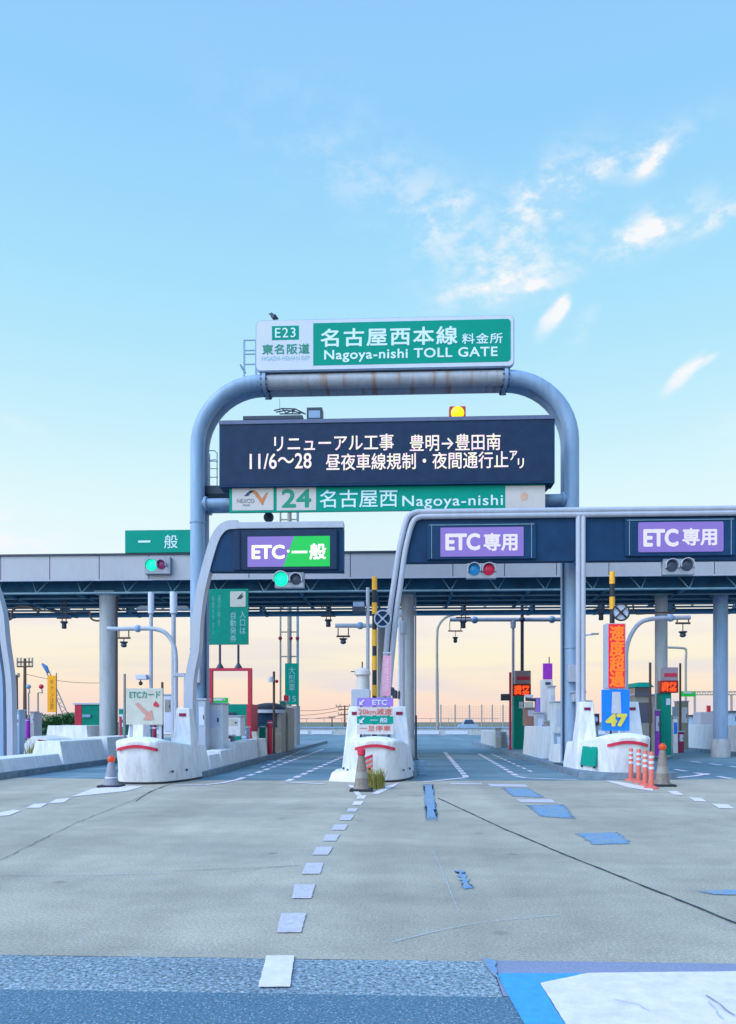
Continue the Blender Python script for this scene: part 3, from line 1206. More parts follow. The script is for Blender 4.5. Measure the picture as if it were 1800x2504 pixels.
for u in (560, 1330):
    xx = at(u, 1100, VY).x
    mb.box(xx - .05, xx + .05, VY + .6, GY - .15 if GY - .15 > VY + .6 else VY + .65, z0 - .5, z1 - .2)
each(mb, 'bracket', M['steel'], v_)

bl = thing('warning_beacon', at(1119, 1026, VY + .2), 'lit yellow round warning lamp in a red box on top of the message board', 'lamp')
q = rect(1099, 993, 1139, 1026, VY + .2)
MB().box(q[0], q[1], VY + .2, VY + .5, q[2], q[3], .02).build('housing', mat('beacon_red', (.45, .03, .04), .4), bl)
c = at(1119, 1010, VY + .2)
MB().disc((c.x, VY + .2, c.z), .19, .03, 28, .05).build('lamp_lens', M['lamp_yellow'], bl, True)

t_ = thing('camera_housing', at(768, 1024, VY + .2), 'dark square equipment box on top of the message board', 'equipment box')
q = rect(750, 996, 788, 1025, VY + .2)
MB().box(q[0], q[1], VY + .2, VY + .6, q[2], q[3], .01).build('box', M['dark'], t_)
q = rect(755, 1004, 783, 1022, VY + .2)
MB().box(q[0], q[1], VY + .19, VY + .2, q[2], q[3]).build('door_panel', M['steel'], t_)
t_ = thing('antenna_frame', at(710, 1024, VY + .2), 'folded lattice antenna frame with thin whip on the left of the message board top', 'antenna')
mb = MB()
Yv = VY + .25
for a, b in (((670, 1004), (690, 999)), ((690, 999), (722, 1000)), ((722, 1000), (748, 1013)), ((675, 1008), (700, 1003)), ((700, 1003), (745, 1011)), ((690, 999), (700, 1010)), ((700, 1010), (722, 1000)), ((722, 1000), (715, 1010)), ((684, 1012), (735, 1012))):
    mb.tube([at(*a, Yv), at(*b, Yv)], .018, 6)
mb.build('lattice', M['dark'], t_)
MB().tube([at(684, 1012, Yv), at(684, 975, Yv)], .008, 5).build('whip', M['truss'], t_)
q = rect(594, 1016, 740, 1025, VY + .2)
MB().box(q[0], q[1], VY + .2, VY + .5, q[2], q[3], .01).build('base_rail', M['dark'], t_)
l = thing('access_ladder', at(520, 1205, GY), 'thin pale blue hooped ladder between left gantry leg and message board', 'ladder')
LY = GY + .3
mb = MB()
for u in (513, 531):
    mb.tube([at(u, 1203, LY), at(u, 1110, LY)], .014, 6)
mb.tube([at(509, 1102, LY), at(525, 1102, LY), at(531, 1108, LY), at(531, 1200, LY)], .014, 6)
mb.tube([at(509, 1126, LY), at(528, 1124, LY)], .014, 6)
each(mb, 'rail', M['steel'], l)
mb = MB()
for v in (1128, 1146, 1167, 1188):
    mb.tube([at(512, v, LY), at(533, v, LY)], .012, 6)
each(mb, 'rung', M['steel'], l)
q = rect(497, 1187, 560, 1208, GY + .2)
MB().box(q[0], q[1], GY + .2, GY + .8, q[2], q[3], .02).build('landing', M['dark'], l)

# ---- station sign under the message board
NY = GY - .62
n_ = thing('station_name_sign', at(945, 1250, NY), 'long green sign reading 24 Nagoya-nishi with a white logo panel, below the message board', 'sign')
x0, x1, z0, z1 = rect(561, 1187, 1333, 1249, NY)
MB().box(x0, x1, NY, NY + .08, z0, z1).build('panel', M['green'], n_)
for nm, (a, b), m in (('logo_panel', (568, 669), M['panelpink']), ('number_panel', (677, 773), M['panelpink']), ('faded_panel', (1236, 1333), M['panelpink'])):
    q = rect(a, 1188, b, 1248, NY)
    MB().box(q[0], q[1], NY - .008, NY, q[2], q[3]).build(nm, m, n_)
text('24', 689, 1196, 761, 1241, NY, M['letgreen'], n_, bold=.022, gap=.014)
text('名古屋西', 782, 1197, 972, 1241, NY, M['letter'], n_, bold=.008, gap=.006)
text('Nagoya-nishi', 984, 1211, 1230, 1245, NY, M['letter'], n_, bold=.012, gap=.006, spacing=1.1)
text('NEXCO', 580, 1220, 622, 1230, NY, mat('gray_letter', (.22, .23, .28), .5), n_, bold=.01, gap=.014)
text('中日本', 594, 1233, 612, 1238, NY, mat('gray_letter', (.22, .23, .28), .5), n_, bold=.01, gap=.014)


def wedge(pts, m, nm, par, Y):
    mb_ = MB()
    P = [at(u, v, Y) for u, v in pts]
    mb_.prism([(p.x, p.z) for p in P], Y - .016, Y - .009)
    mb_.build(nm, m, par)


wedge([(597, 1213), (610, 1201), (622, 1199), (610, 1209), (607, 1213)], mat('logo_navy', (.04, .04, .12), .5), 'logo_mark', n_, NY)
wedge([(611, 1203), (621, 1199), (630, 1204), (641, 1220), (650, 1206), (656, 1203), (642, 1236), (632, 1222), (622, 1208)], mat('logo_copper', (.50, .18, .07), .5), 'logo_mark', n_, NY)
wedge([(1275, 1208), (1283, 1203), (1291, 1210), (1289, 1222), (1277, 1224), (1272, 1215)], mat('faded_orange_mark', (.60, .36, .26), .5), 'faded_logo_mark', n_, NY)


# ================================================================== lane sign frames
def fitted_path(pts, Y):
    return [at(u, v, Y) for u, v in pts]


def smooth_path(P, k=5):
    out = []
    n = len(P)
    for i in range(n - 1):
        p0, p1, p2, p3 = P[max(0, i - 1)], P[i], P[i + 1], P[min(n - 1, i + 2)]
        for j in range(k):
            t = j / k
            out.append(.5 * ((2 * p1) + (-p0 + p2) * t + (2 * p0 - 5 * p1 + 4 * p2 - p3) * t * t + (-p0 + 3 * p1 - 3 * p2 + p3) * t ** 3))
    out.append(P[-1])
    return out


def ribbon(mb, P, wd, y0, y1):
    """flat-sided beam following path P (in the x-z plane) of width wd and depth y0..y1"""
    n = len(P)
    A, B = [], []
    for i, p in enumerate(P):
        d = P[min(i + 1, n - 1)] - P[max(0, i - 1)]
        d.y = 0
        d.normalize()
        nn = Vector((-d.z, 0, d.x)) * wd / 2
        A.append(p + nn)
        B.append(p - nn)
    vs = []
    for a, b in zip(A, B):
        vs += [(a.x, y0, a.z), (b.x, y0, b.z), (b.x, y1, b.z), (a.x, y1, a.z)]
    fs = []
    for i in range(n - 1):
        for j in range(4):
            fs.append((4 * i + j, 4 * i + (j + 1) % 4, 4 * i + 4 + (j + 1) % 4, 4 * i + 4 + j))
    fs += [(3, 2, 1, 0), (4 * n - 4, 4 * n - 3, 4 * n - 2, 4 * n - 1)]
    mb.add(vs, fs)


FY = 19.6
a_ = thing('lane_sign_frame', at(461, 1880, FY), 'curved gray sign arm over the left lane with purple and green lit ETC sign', 'lane sign')
P = smooth_path(fitted_path([(461, 1870), (461, 1780), (461, 1700), (465, 1645), (476, 1588), (480, 1520), (489, 1450), (503, 1390), (522, 1325), (538, 1296), (556, 1284), (580, 1282)], FY))
mb = MB()
ribbon(mb, P, .225, FY, FY + .35)
mb.build('post', M['gray'], a_, True)
q = rect(572, 1275, 840, 1291, FY)
MB().box(q[0], q[1], FY + .002, FY + .40, q[2], q[3], .015).build('top_bar', M['gray'], a_)
pp = [at(u, v, FY) for u, v in ((508, 1396), (518, 1357), (532, 1313), (546, 1291), (840, 1290), (840, 1396))]
MB().prism([(p.x, p.z) for p in pp], FY + .05, FY + .36).build('back_panel', M['darkpanel'], a_)
q = rect(572, 1296, 826, 1393, FY)
MB().box(q[0], q[1], FY - .02, FY + .05, q[2], q[3], .01).build('sign_casing', M['ledblack'], a_)
mb = MB()
for u in (586, 822):
    xx = at(u, 1340, FY).x
    mb.box(xx - .012, xx + .012, FY - .05, FY - .02, q[2], q[3])
each(mb, 'trim', M['darkpanel'], a_)
q = rect(606, 1312, 807, 1386, FY)
pt, pb = at(720, 1312, FY).x, at(693, 1386, FY).x
scrn = MB().prism([(q[0], q[2]), (pb, q[2]), (pt, q[3]), (q[0], q[3])], FY - .03, FY - .02).build('purple_display', M['led_violet'], a_)
MB().prism([(pb, q[2]), (q[1], q[2]), (q[1], q[3]), (pt, q[3])], FY - .03, FY - .02).build('green_display', M['led_green'], a_)
text('ETC', 616, 1333, 697, 1368, FY, M['led_white'], a_, bold=.035, gap=.036)
text('・', 702, 1345, 709, 1352, FY, M['led_white'], a_, bold=.02, gap=.036)
text('一', 714, 1348, 752, 1354, FY, M['led_white'], a_, bold=.02, gap=.036)
text('般', 757, 1329, 798, 1369, FY, M['led_white'], a_, bold=.03, gap=.036)


def signal(u0, v0, u1, v1, Y, lamps, label, hang, r=.15):
    t = thing('lane_signal', at((u0 + u1) / 2, v1, Y), label, 'traffic signal')
    q_ = rect(u0, v0, u1, v1, Y)
    MB().box(q_[0], q_[1], Y, Y + .2, q_[2], q_[3], .02).build('housing', mat('signal_housing_gray', (.30, .32, .38), .5, dirt=.2), t)
    for u, v, rp, m in lamps:
        c_ = at(u, v, Y)
        rr = rp * Y / F
        ln = MB().disc((c_.x, Y - .002, c_.z), rr, .02, 28, .03).build('lens', m, t, True)
        hd = MB()
        vs = []
        n = 20
        for i in range(n + 1):
            a = R(-20 + 220 * i / n)
            for ro, yy in ((rr + .01, Y - .001), (rr + .03, Y - .001), (rr + .03, Y - .13), (rr + .01, Y - .13)):
                vs.append((c_.x + ro * math.cos(a), yy, c_.z + ro * math.sin(a)))
        fs = []
        for i in range(n):
            for j in range(4):
                fs.append((4 * i + j, 4 * i + (j + 1) % 4, 4 * i + 4 + (j + 1) % 4, 4 * i + 4 + j))
        hd.add(vs, fs)
        hd.build('visor', M['gray'], t)
    if hang:
        hb = MB()
        xm = (q_[0] + q_[1]) / 2
        hb.box(xm - .04, xm + .04, Y + .06, Y + .14, q_[3], q_[3] + hang)
        each(hb, 'hanger', M['dark'], t)
    return t


signal(672, 1399, 743, 1437, FY + .05, [(688, 1417, 17, M['lamp_green']), (724, 1417, 13, M['lens_dark'])], 'signal with bright green lamp below the purple and green sign', .05)

# double tube frame from the middle island to the right
FY = 21.7
b_f = thing('lane_sign_frame', at(935, 1880, FY), 'double tube pale sign frame across the right lanes with dark panels', 'lane sign')
out_pts = [(924, 1880), (930, 1800), (936, 1700), (944, 1600), (953, 1502), (963, 1430), (975, 1352), (986, 1300), (994, 1272), (1003, 1259), (1020, 1252)]
in_pts = [(936, 1880), (943, 1800), (950, 1700), (959, 1600), (969, 1502), (979, 1430), (990, 1352), (1000, 1306), (1008, 1281), (1016, 1269), (1030, 1263)]
XR = 12.5
for nm, pts, wd in (('outer_tube', out_pts, .11), ('inner_tube', in_pts, .11)):
    P = smooth_path(fitted_path(pts, FY))
    zt = P[-1].z
    P += [Vector((XR * .3, FY, zt)), Vector((XR * .6, FY, zt)), Vector((XR, FY, zt))]
    mb = MB()
    mb.tube(P, .08, 12)
    mb.build(nm, M['gray'], b_f, True)
P1 = smooth_path(fitted_path([((a[0] + b[0]) / 2, (a[1] + b[1]) / 2) for a, b in zip(out_pts, in_pts)], FY))
P1 += [Vector((XR, FY, P1[-1].z))]
mb = MB()
ribbon(mb, P1, .10, FY + .03, FY + .12)
mb.build('web', M['darkpanel'], b_f)
zt_in = at(1030, 1263, FY).z - .06
zb = at(1200, 1372, FY).z
pc = at(1409, 1400, FY).x
pe = at(1431, 1400, FY).x
p0, p1, p2 = at(981, 1374, FY).x, at(996, 1300, FY), at(1012, 1272, FY)
MB().prism([(p0 + .02, zb), (pc, zb), (pc, zt_in), (p2.x + .1, zt_in), (p2.x, p2.z), (p1.x, p1.z)], FY + .06, FY + .36).build('left_panel', M['darkpanel'], b_f)
MB().box(pe, XR, FY + .06, FY + .36, zb, zt_in).build('right_panel', M['darkpanel'], b_f)
for xx in (pc + .06, pe - .055):
    MB().tube([(xx, FY, .15), (xx, FY, zt_in + .03)], .07, 12).build('post', M['gray'], b_f, True)
MB().box(pc + .1, pe - .1, FY + .03, FY + .1, .15, zt_in).build('post_web', M['darkpanel'], b_f)
MB().tube([(XR, FY, .0), (XR, FY, at(1020, 1252, FY).z)], .09, 12).build('post', M['gray'], b_f, True)

for (u0, v0, u1, v1, tx, side) in ((1077, 1290, 1280, 1361, (1089, 1305, 1174, 1347, 1182, 1304, 1265, 1348), 0), (1560, 1277, 1768, 1350, (1572, 1294, 1658, 1338, 1667, 1292, 1752, 1335), 1)):
    e = thing('lane_display', at((u0 + u1) / 2, v1, FY), ('purple ETC display between the middle and right islands, above the blue and red lamps' if not side else 'purple ETC display at the right edge, above the two dark lamps'), 'lane display', 'purple ETC displays on the dark frame')
    q = rect(u0 - 32, 1279 - side * 12, u1 + 30, 1367 - side * 8, FY)
    MB().box(q[0], q[1], FY - .02, FY + .058, q[2], q[3], .01).build('casing', M['darkpanel'], e)
    mb = MB()
    for xx in (q[0] + .12, q[1] - .12):
        mb.box(xx - .01, xx + .01, FY - .035, FY - .02, q[2] + .02, q[3] - .02)
    mb.box(q[0] + .05, q[1] - .05, FY - .035, FY - .02, q[3] - .06, q[3] - .04)
    mb.build('casing_trim', M['truss'], e)
    q = rect(u0, v0, u1, v1, FY)
    MB().prism(rrect(q[0], q[1], q[2], q[3], .05 if side else .01), FY - .04, FY - .02).build('display_face', M['led_violet'], e)
    lw = emis('dim_lit_letter', lin(236, 230, 252), .65)
    text('ETC', *tx[:4], FY, lw, e, bold=.035, gap=.046)
    text('専用', *tx[4:], FY, lw, e, bold=.03, gap=.046)
signal(1141, 1377, 1214, 1414, FY + .05, [(1159, 1393, 14, M['lens_blue']), (1195, 1393, 14, M['lens_red'])], 'signal with blue and red lenses under the middle purple ETC display', .05)
signal(1622, 1366, 1699, 1405, FY + .05, [(1642, 1384, 14, M['lens_dark']), (1679, 1382, 14, M['lens_dark'])], 'signal with two dark lenses under the right purple ETC display', .05)

# left edge frame post
e = thing('lane_sign_frame', at(10, 1860, 23), 'pale blue leaning sign frame post cut by the left edge of the photo', 'lane sign')
mb = MB()
P = smooth_path(fitted_path([(24, 1870), (23, 1750), (20, 1660), (8, 1570), (1, 1500), (-14, 1445), (-40, 1380), (-70, 1300), (-110, 1285), (-200, 1280)], 23))
ribbon(mb, P, .18, 23, 23.3)
mb.build('post', M['gray'], e, True)
mb = MB()
P = smooth_path(fitted_path([(-2, 1870), (-3, 1760), (-5, 1660), (-16, 1580), (-24, 1500), (-40, 1430), (-60, 1360)], 23))
ribbon(mb, P, .22, 23.05, 23.4)
mb.build('post', M['steel'], e, True)

# ================================================================== CANOPY
CY, CYB = 30.0, 35.0
zf0, zf1 = at(700, 1413, CY).z, at(700, 1354, CY).z
ca = thing('toll_plaza_canopy', (0, CY, 0), 'long flat toll plaza canopy with gray panelled edge and dark truss underside', 'canopy')
XL, XRr = -22.0, 24.0
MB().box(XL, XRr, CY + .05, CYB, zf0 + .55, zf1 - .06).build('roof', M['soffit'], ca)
pw = 2.0
i = 0
x = XL
mb = MB()
while x < XRr:
    mb.box(x + .015, x + pw - .015, CY, CY + .05, zf0, zf1, .01)
    x += pw
each(mb, 'fascia_panel', M['fascia'], ca)
MB().box(XL, XRr, CY + .03, CY + .06, zf0, zf1).build('fascia_backing', M['dark'], ca)
MB().box(XL, XRr, CY - .06, CY + .2, zf1 + .001, zf1 + .07).build('top_flashing', M['dark'], ca)
MB().box(XL, XRr, CY - .02, CY + .1, zf0 - .05, zf0 - .002).build('drip_edge', M['gray'], ca)
zc = at(700, 1447, CY + .2).z
mb = MB()
for k, yy in enumerate([CY + .2, CY + 1.4, CY + 2.6, CY + 3.8, CYB - .1]):
    mb.tube([(XL, yy, zc), (XRr, yy, zc)], .045, 8)
each(mb, 'lower_chord', M['truss'], ca, True)
mb = MB()
step = 1.15
for yy in (CY + .2, CY + 2.6, CYB - .1):
    x = XL
    while x < XRr:
        dy = .6 if yy < CYB - 1 else -.6
        MB().tube([(x + step * .5, yy + dy, zf0 + .5), (x, yy, zc), (x - step * .5, yy + dy, zf0 + .5)], .028, 6).build('truss_brace', M['truss'], ca, True)
        x += step * 1.6
mb = MB()
x = XL
while x < XRr:
    mb.box(x - .05, x + .05, CY + .2, CYB - .1, zc - .05, zc + .04)
    x += 3.0
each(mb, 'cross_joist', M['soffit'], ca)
# deep louvred underside
mb = MB()
y = CY + .8
k = 0
while y < CYB:
    mb.box(XL, XRr, y, y + .06, zc + .06, zf0 + .54)
    y += .55
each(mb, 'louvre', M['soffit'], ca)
mb = MB()
for j, yy in enumerate((CYB + .5, CYB + 1.0, CYB + 1.5)):
    mb.box(XL, XRr, yy, yy + .08, zc - .10, zc + .0)
x = XL
while x < XRr:
    mb.hexa([(x, CYB - .1, zc - .1), (x + .12, CYB - .1, zc - .1), (x + .12, CYB + 1.6, zc - .12), (x, CYB + 1.6, zc - .12)],
            [(x, CYB - .1, zc + .4), (x + .12, CYB - .1, zc + .4), (x + .12, CYB + 1.6, zc - .04), (x, CYB + 1.6, zc - .04)])
    x += 3.1
mb.build('rear_eave_slats', M['soffit'], ca)
# dark cable runs hanging under the left bay
mb = MB()
cy = CY + 1.0
mb.tube(smooth_path(fitted_path([(14, 1516), (28, 1512), (30, 1495), (45, 1484), (75, 1485), (95, 1498)], cy)), .05, 7)
mb.tube(smooth_path(fitted_path([(220, 1497), (223, 1512), (235, 1518), (245, 1517)], cy)), .04, 7)
mb.tube(smooth_path(fitted_path([(75, 1486), (140, 1497), (220, 1496)], cy)), .025, 7)
mb.tube(smooth_path(fitted_path([(1548, 1478), (1552, 1499), (1570, 1501), (1605, 1498), (1640, 1497), (1652, 1487)], cy)), .035, 7)
each(mb, 'cable_pipe', M['brown'], ca, True)
mb = MB()
for u0 in range(325, 480, 85):
    c_ = at(u0 + 35, 1491, CY + 1.2)
    mb.add([(c_.x + a * .38 * 1.0, c_.y + b * .3, c_.z + d) for a, b, d in ((-1, -1, 0), (1, -1, 0), (1, 1, 0), (-1, 1, 0), (-.6, -.6, .14), (.6, -.6, .14), (.6, .6, .14), (-.6, .6, .14))],
           [(0, 1, 2, 3), (4, 5, 6, 7), (0, 1, 5, 4), (1, 2, 6, 5), (2, 3, 7, 6), (3, 0, 4, 7)])
each(mb, 'ceiling_floodlight', M['gray'], ca)
text_sq = None

colm = mat('column_gray_concrete', (.40, .41, .45), .75, 0, .1, 1.2, .2, streak=True, dirt=.3)
for (u, wpx, Y, lab) in ((264, 40, 31.0, 'pale round canopy column on the left behind the left island'),
                         (997, 32, 31.5, 'gray round canopy column right behind the middle island'),
                         (933, 20, 36.0, 'dim thin canopy column seen behind the striped pole at the middle island'),
                         (1617, 29, 32.0, 'gray round canopy column right of the red speed sign'),
                         (1762, 33, 32.0, 'blue gray canopy column nearest the right edge')):
    c_ = at(u, 1700, Y)
    t = thing('canopy_column', (c_.x, Y, 0), lab, 'column', 'columns holding up the toll canopy')
    r = wpx / 2 * Y / F
    zt = zc + .06
    MB().lathe(c_.x, Y, [(r, .15), (r, zt - .35), (r * 1.02, zt - .35), (r * 1.02, zt)], 28).build('shaft', colm if u != 1762 else M['steel'], t, True)
    MB().box(c_.x - r * 1.25, c_.x + r * 1.25, Y - r * 1.25, Y + r * 1.25, zt - .02, zt + .12).build('cap', M['truss'] if u < 1600 else M['brown'], t)
    MB().lathe(c_.x, Y, [(r * 1.35, .0), (r * 1.35, .5), (r * 1.01, .75)], 28).build('foot', M['conc'], t, True)
    if u in (264, 997):
        MB().tube([(c_.x + r + .05, Y, .6), (c_.x + r + .05, Y, zt - .1)], .035, 8).build('downpipe', M['brown'] if u == 264 else M['gray'], t, True)

# green "general" sign on the canopy edge
gs = thing('general_lane_sign', at(386, 1352, CY - .1), 'plain green sign with two white characters standing on the canopy edge at left', 'sign')
q = rect(306, 1296, 480, 1351, CY - .1)
MB().box(q[0], q[1], CY - .1, CY - .02, q[2], q[3]).build('panel', M['green'], gs)
text('一', 338, 1322, 368, 1327, CY - .1, M['letter'], gs, bold=.01)
text('般', 402, 1308, 435, 1341, CY - .1, M['letter'], gs, bold=.005)
mb = MB()
for u in (340, 440):
    xx = at(u, 1360, CY).x
    mb.box(xx - .05, xx + .05, CY - .02, CY + .06, zf1, q[3] - .1)
each(mb, 'post', M['dark'], gs)
signal(353, 1361, 416, 1403, CY - .22, [(371, 1382, 14, M['lamp_green']), (395, 1381, 11, M['lamp_red_dim'])], 'signal with green lamp on the canopy edge under the plain green sign', 0)


# ================================================================== ISLAND HEADS
def island(x, y, label, scale=1.0, tower=1.80, mirror=1, kerbside=True):
    t = thing('toll_island_head', (x, y, 0), label, 'toll island', 'white concrete island heads facing the traffic')
    # plan sections from the nose backwards: (y, half width base, half width top, height, crown)
    secs = [(0.0, .18, .30, .96, .05), (.04, .30, .42, 1.0, .07), (.14, .41, .52, 1.03, .09), (.36, .54, .61, 1.03, .09), (.8, .72, .70, .98, .07), (1.3, .86, .78, .92, .04), (1.9, .95, .84, .88, .02), (2.9, .98, .87, .85, .0)]
    nx = 12
    vs, fs = [], []
    for (yy, hb, ht, h, cr_) in secs:
        ring = [(-hb, 0.0), (-(hb * .6 + ht * .4), h * .5), (-ht, h - .06)]
        for i in range(nx + 1):
            s_ = -1 + 2 * i / nx
            ring.append((s_ * (ht - .03), h - .015 + cr_ * (1 - s_ * s_)))
        ring += [(ht, h - .06), ((hb * .6 + ht * .4), h * .5), (hb, 0.0)]
        rec = max(0.0, .20 - yy * .45)
        vs += [(x + a * scale, y + yy + rec * (1 - min(1, max(0, b) / h)), b * scale) for a, b in ring]
    k = nx + 1 + 6
    for i in range(len(secs) - 1):
        for j in range(k - 1):
            fs.append((i * k + j, i * k + j + 1, (i + 1) * k + j + 1, (i + 1) * k + j))
        fs.append((i * k + k - 1, i * k, (i + 1) * k, (i + 1) * k + k - 1))
    fs.append(tuple(range(k)))
    fs.append(tuple((len(secs) - 1) * k + j for j in range(k)))
    mb = MB()
    mb.add(vs, fs)
    mb.build('nose_block', M['white'], t, True)
    # dark strip added round the foot, standing in for the contact shadow
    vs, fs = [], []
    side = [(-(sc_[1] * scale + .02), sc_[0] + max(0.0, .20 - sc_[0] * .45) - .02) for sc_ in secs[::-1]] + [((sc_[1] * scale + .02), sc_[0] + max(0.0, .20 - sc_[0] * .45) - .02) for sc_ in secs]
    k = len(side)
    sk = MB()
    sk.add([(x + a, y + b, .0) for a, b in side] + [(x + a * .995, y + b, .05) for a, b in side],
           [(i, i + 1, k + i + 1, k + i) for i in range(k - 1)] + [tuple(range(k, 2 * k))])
    sk.build('contact_shade_strip', M['black'], t)
    for sg in (-1, 1):
        hb_ = MB()
        for j, (yy, zz) in enumerate(((.55, .25), (1.2, .25))):
            xx = (.66 + (yy - .45) * .24) * scale * sg
            hb_.box(x + xx - .02, x + xx + .02, y + yy - .035, y + yy + .035, zz, zz + .05)
        each(hb_, 'lifting_bolt', M['dark'], t)
    # side pylons
    for sg in (-1, 1):
        mb = MB()
        ob, ot, ib, it = .985 * sg, .74 * sg, .36 * sg, .41 * sg
        y0b, y0t, y1 = 1.50, 1.78, 2.2
        zt = tower
        B = [(x + .905 * sg * scale, y + y0b, .03), (x + ib * scale, y + y0b, .7), (x + ib * scale, y + y1, .7), (x + .975 * sg * scale, y + y1, .03)]
        T = [(x + ot * scale, y + y0t, zt), (x + it * scale, y + y0t, zt), (x + it * scale, y + y1 - .05, zt), (x + ot * scale, y + y1 - .05, zt)]
        mb.hexa(B, T)
        p = mb.build('pylon', M['white'], t)
        bv = p.modifiers.new('b', 'BEVEL')
        bv.width = .025
        bv.segments = 2
        # red reflector near the top, on the sloping front
        f_ = .90
        fy = y + y0b + (y0t - y0b) * (f_ * zt - .12) / (zt - .12) - .012
        xm = x + (ot + it) / 2 * scale
        MB().box(xm - .085, xm + .085, fy - .01, fy + .05, zt * f_ - .035, zt * f_ + .045).build('reflector', M['maroon'], p)
    # curved red stripe wrapped round the nose
    mb = MB()
    prof = [(secs[3][0], -secs[3][1], -secs[3][2]), ]
    pts = []
    mid_ = tuple((a_1 + b_1) / 2 for a_1, b_1 in zip(secs[1], secs[2]))
    order = [(mid_, -1), (secs[1], -1), (secs[0], -1)]
    front = [(-(s_[1] * .06 + s_[2] * .94) * scale, s_[0] + max(0, .20 - s_[0] * .45) * .08) for s_, _ in order]
    n = 8
    path = front[:] + [(front[-1][0] * (1 - 2 * i / n), 0.0) for i in range(1, n)] + [(-a, b) for a, b in reversed(front)]
    m_ = len(path)
    vv, ff = [], []
    wts = max(abs(p[0]) for p in path)
    for i, (px, py) in enumerate(path):
        s_ = px / wts
        zc_ = (.885 - .085 * abs(s_) ** 1.7) * scale
        hh = .036 * scale
        # batter: surface moves outwards towards the base
        for zz in (zc_ - hh, zc_ + hh):
            fx = 1.0
            vv.append((x + px * fx + (.014 if px > 0 else -.014), y + py - .012 + .2 * (.9 * scale - zz) * .25, zz))
    for i in range(m_ - 1):
        ff.append((2 * i, 2 * i + 2, 2 * i + 3, 2 * i + 1))
    mb.add(vv, ff)
    st_ = mb.build('red_stripe', M['red'], t)
    sd = st_.modifiers.new('s', 'SOLIDIFY')
    sd.thickness = .012
    sd.offset = 0
    return t


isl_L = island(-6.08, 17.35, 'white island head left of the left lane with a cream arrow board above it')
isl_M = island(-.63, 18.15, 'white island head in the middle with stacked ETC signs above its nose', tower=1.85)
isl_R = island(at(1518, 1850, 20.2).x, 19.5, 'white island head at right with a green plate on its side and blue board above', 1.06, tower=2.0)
# stepped foot on the left of the middle island
tfx = MB()
q0 = gnd(809, 1901)
tfx.hexa([(-2.0 + .22, 18.75, 0), (-.95, 18.35, 0), (-.9, 20.2, 0), (-2.0 + .22, 20.2, 0)],
         [(-1.95 + .24, 18.8, .2), (-1.0, 18.4, .3), (-1.0, 20.2, .3), (-1.95 + .24, 20.2, .2)])
ft = tfx.build('side_foot', M['white'], isl_M)
# green plate on right island flank
pl = MB()
A = gnd(1424, 1857)
xi = isl_R.location.x
g1, g2, g3, g4 = Vector((xi - .92, 20.75, .30)), Vector((xi - .735, 19.95, .30)), Vector((xi - .665, 19.97, .80)), Vector((xi - .85, 20.75, .80))
dv = Vector((.05, .02, 0))
pl.hexa([g1, g2, g2 + dv, g1 + dv], [g4, g3, g3 + dv, g4 + dv])
pl.build('green_plate', M['green'], isl_R)


# ---- barrier blocks beside the lanes
def block(x0, x1, y0, y1, h, label, m=None, slope=.06, group='concrete barrier blocks along the islands', name='barrier_block'):
    mb = MB()
    mb.hexa([(x0, y0, .13), (x1, y0, .13), (x1, y1, .13), (x0, y1, .13)],
            [(x0 + slope, y0 + slope * .5, h), (x1 - slope, y0 + slope * .5, h), (x1 - slope, y1 - slope * .5, h), (x0 + slope, y1 - slope * .5, h)])
    o = mb.build(name, m or M['white'])
    for v in o.data.vertices:
        v.co -= Vector((x0, y0, 0))
    o.location = (x0, y0, 0)
    bv = o.modifiers.new('b', 'BEVEL')
    bv.width = .02
    bv.segments = 2
    return tag(o, label, 'barrier', group)


yy = 20.6
for i, (ln, h) in enumerate(((1.3, .55), (1.9, .62), (2.6, .80), (3.0, .82))):
    block(-5.75, -5.15, yy, yy + ln - .06, h, ['short low concrete block just behind the left island head', 'second low block behind the left island head, before the white barrier', 'white barrier block beside the left lane below the white boxes', 'farthest white barrier block before the curved roof booth'][i])
    yy += ln
block(-11.2, -10.1, 14.5, 22.5, .50, 'long low white barrier at the left edge of the photo', slope=.1)
block(-11.2, -10.1, 22.6, 26.0, .86, 'stepped white barrier in front of the left canopy column', slope=.18)
block(-11.2, -10.1, 26.1, 30.0, .92, 'white barrier running past the foot of the left canopy column', slope=.08)
block(-14.5, -12.6, 30.5, 34.5, 1.3, 'bulky white block left of the left canopy column', slope=.15)
block(4.85, 5.5, 23.4, 25.6, .75, 'low white block against the back of the right island head', slope=.05)
block(4.85, 5.9, 27.0, 31.0, 1.28, 'tall white block with a dark slot beside the green post', slope=.08)
block(4.8, 5.3, 38.5, 47, .95, 'low gray wall along the right lane beyond the green post', M['conc'])
block(-1.5, -1.0, 24, 30, .5, 'low wall on the middle island behind its head', M['conc'])
block(14.3, 15.6, 29.5, 33.5, 1.5, 'large white block at the foot of the right edge column', slope=.1)
block(14.3, 15.6, 33.6, 40.0, 1.3, 'white block behind the large block at the right edge', slope=.1)
MB().add([], [])
# distant island head on the far left
fi = thing('toll_island_head', (-17.2, 28.6, 0), 'small distant white island head with a dark stripe at far left', 'toll island', 'white concrete island heads facing the traffic')
c_ = at(100, 1812, 28.6)
mb = MB()
pts = [at(u, v, 28.6) for u, v in ((58, 1850), (60, 1818), (80, 1800), (115, 1806), (145, 1822), (150, 1850))]
mb.prism([(p.x, p.z) for p in pts], 28.6, 31)
fi.location = (c_.x, 28.6, 0)
mb.build('nose_block', M['white'], fi)
wedge([(92, 1808), (122, 1812), (124, 1820), (96, 1813)], M['maroon'], 'dark_stripe', fi, 28.6)

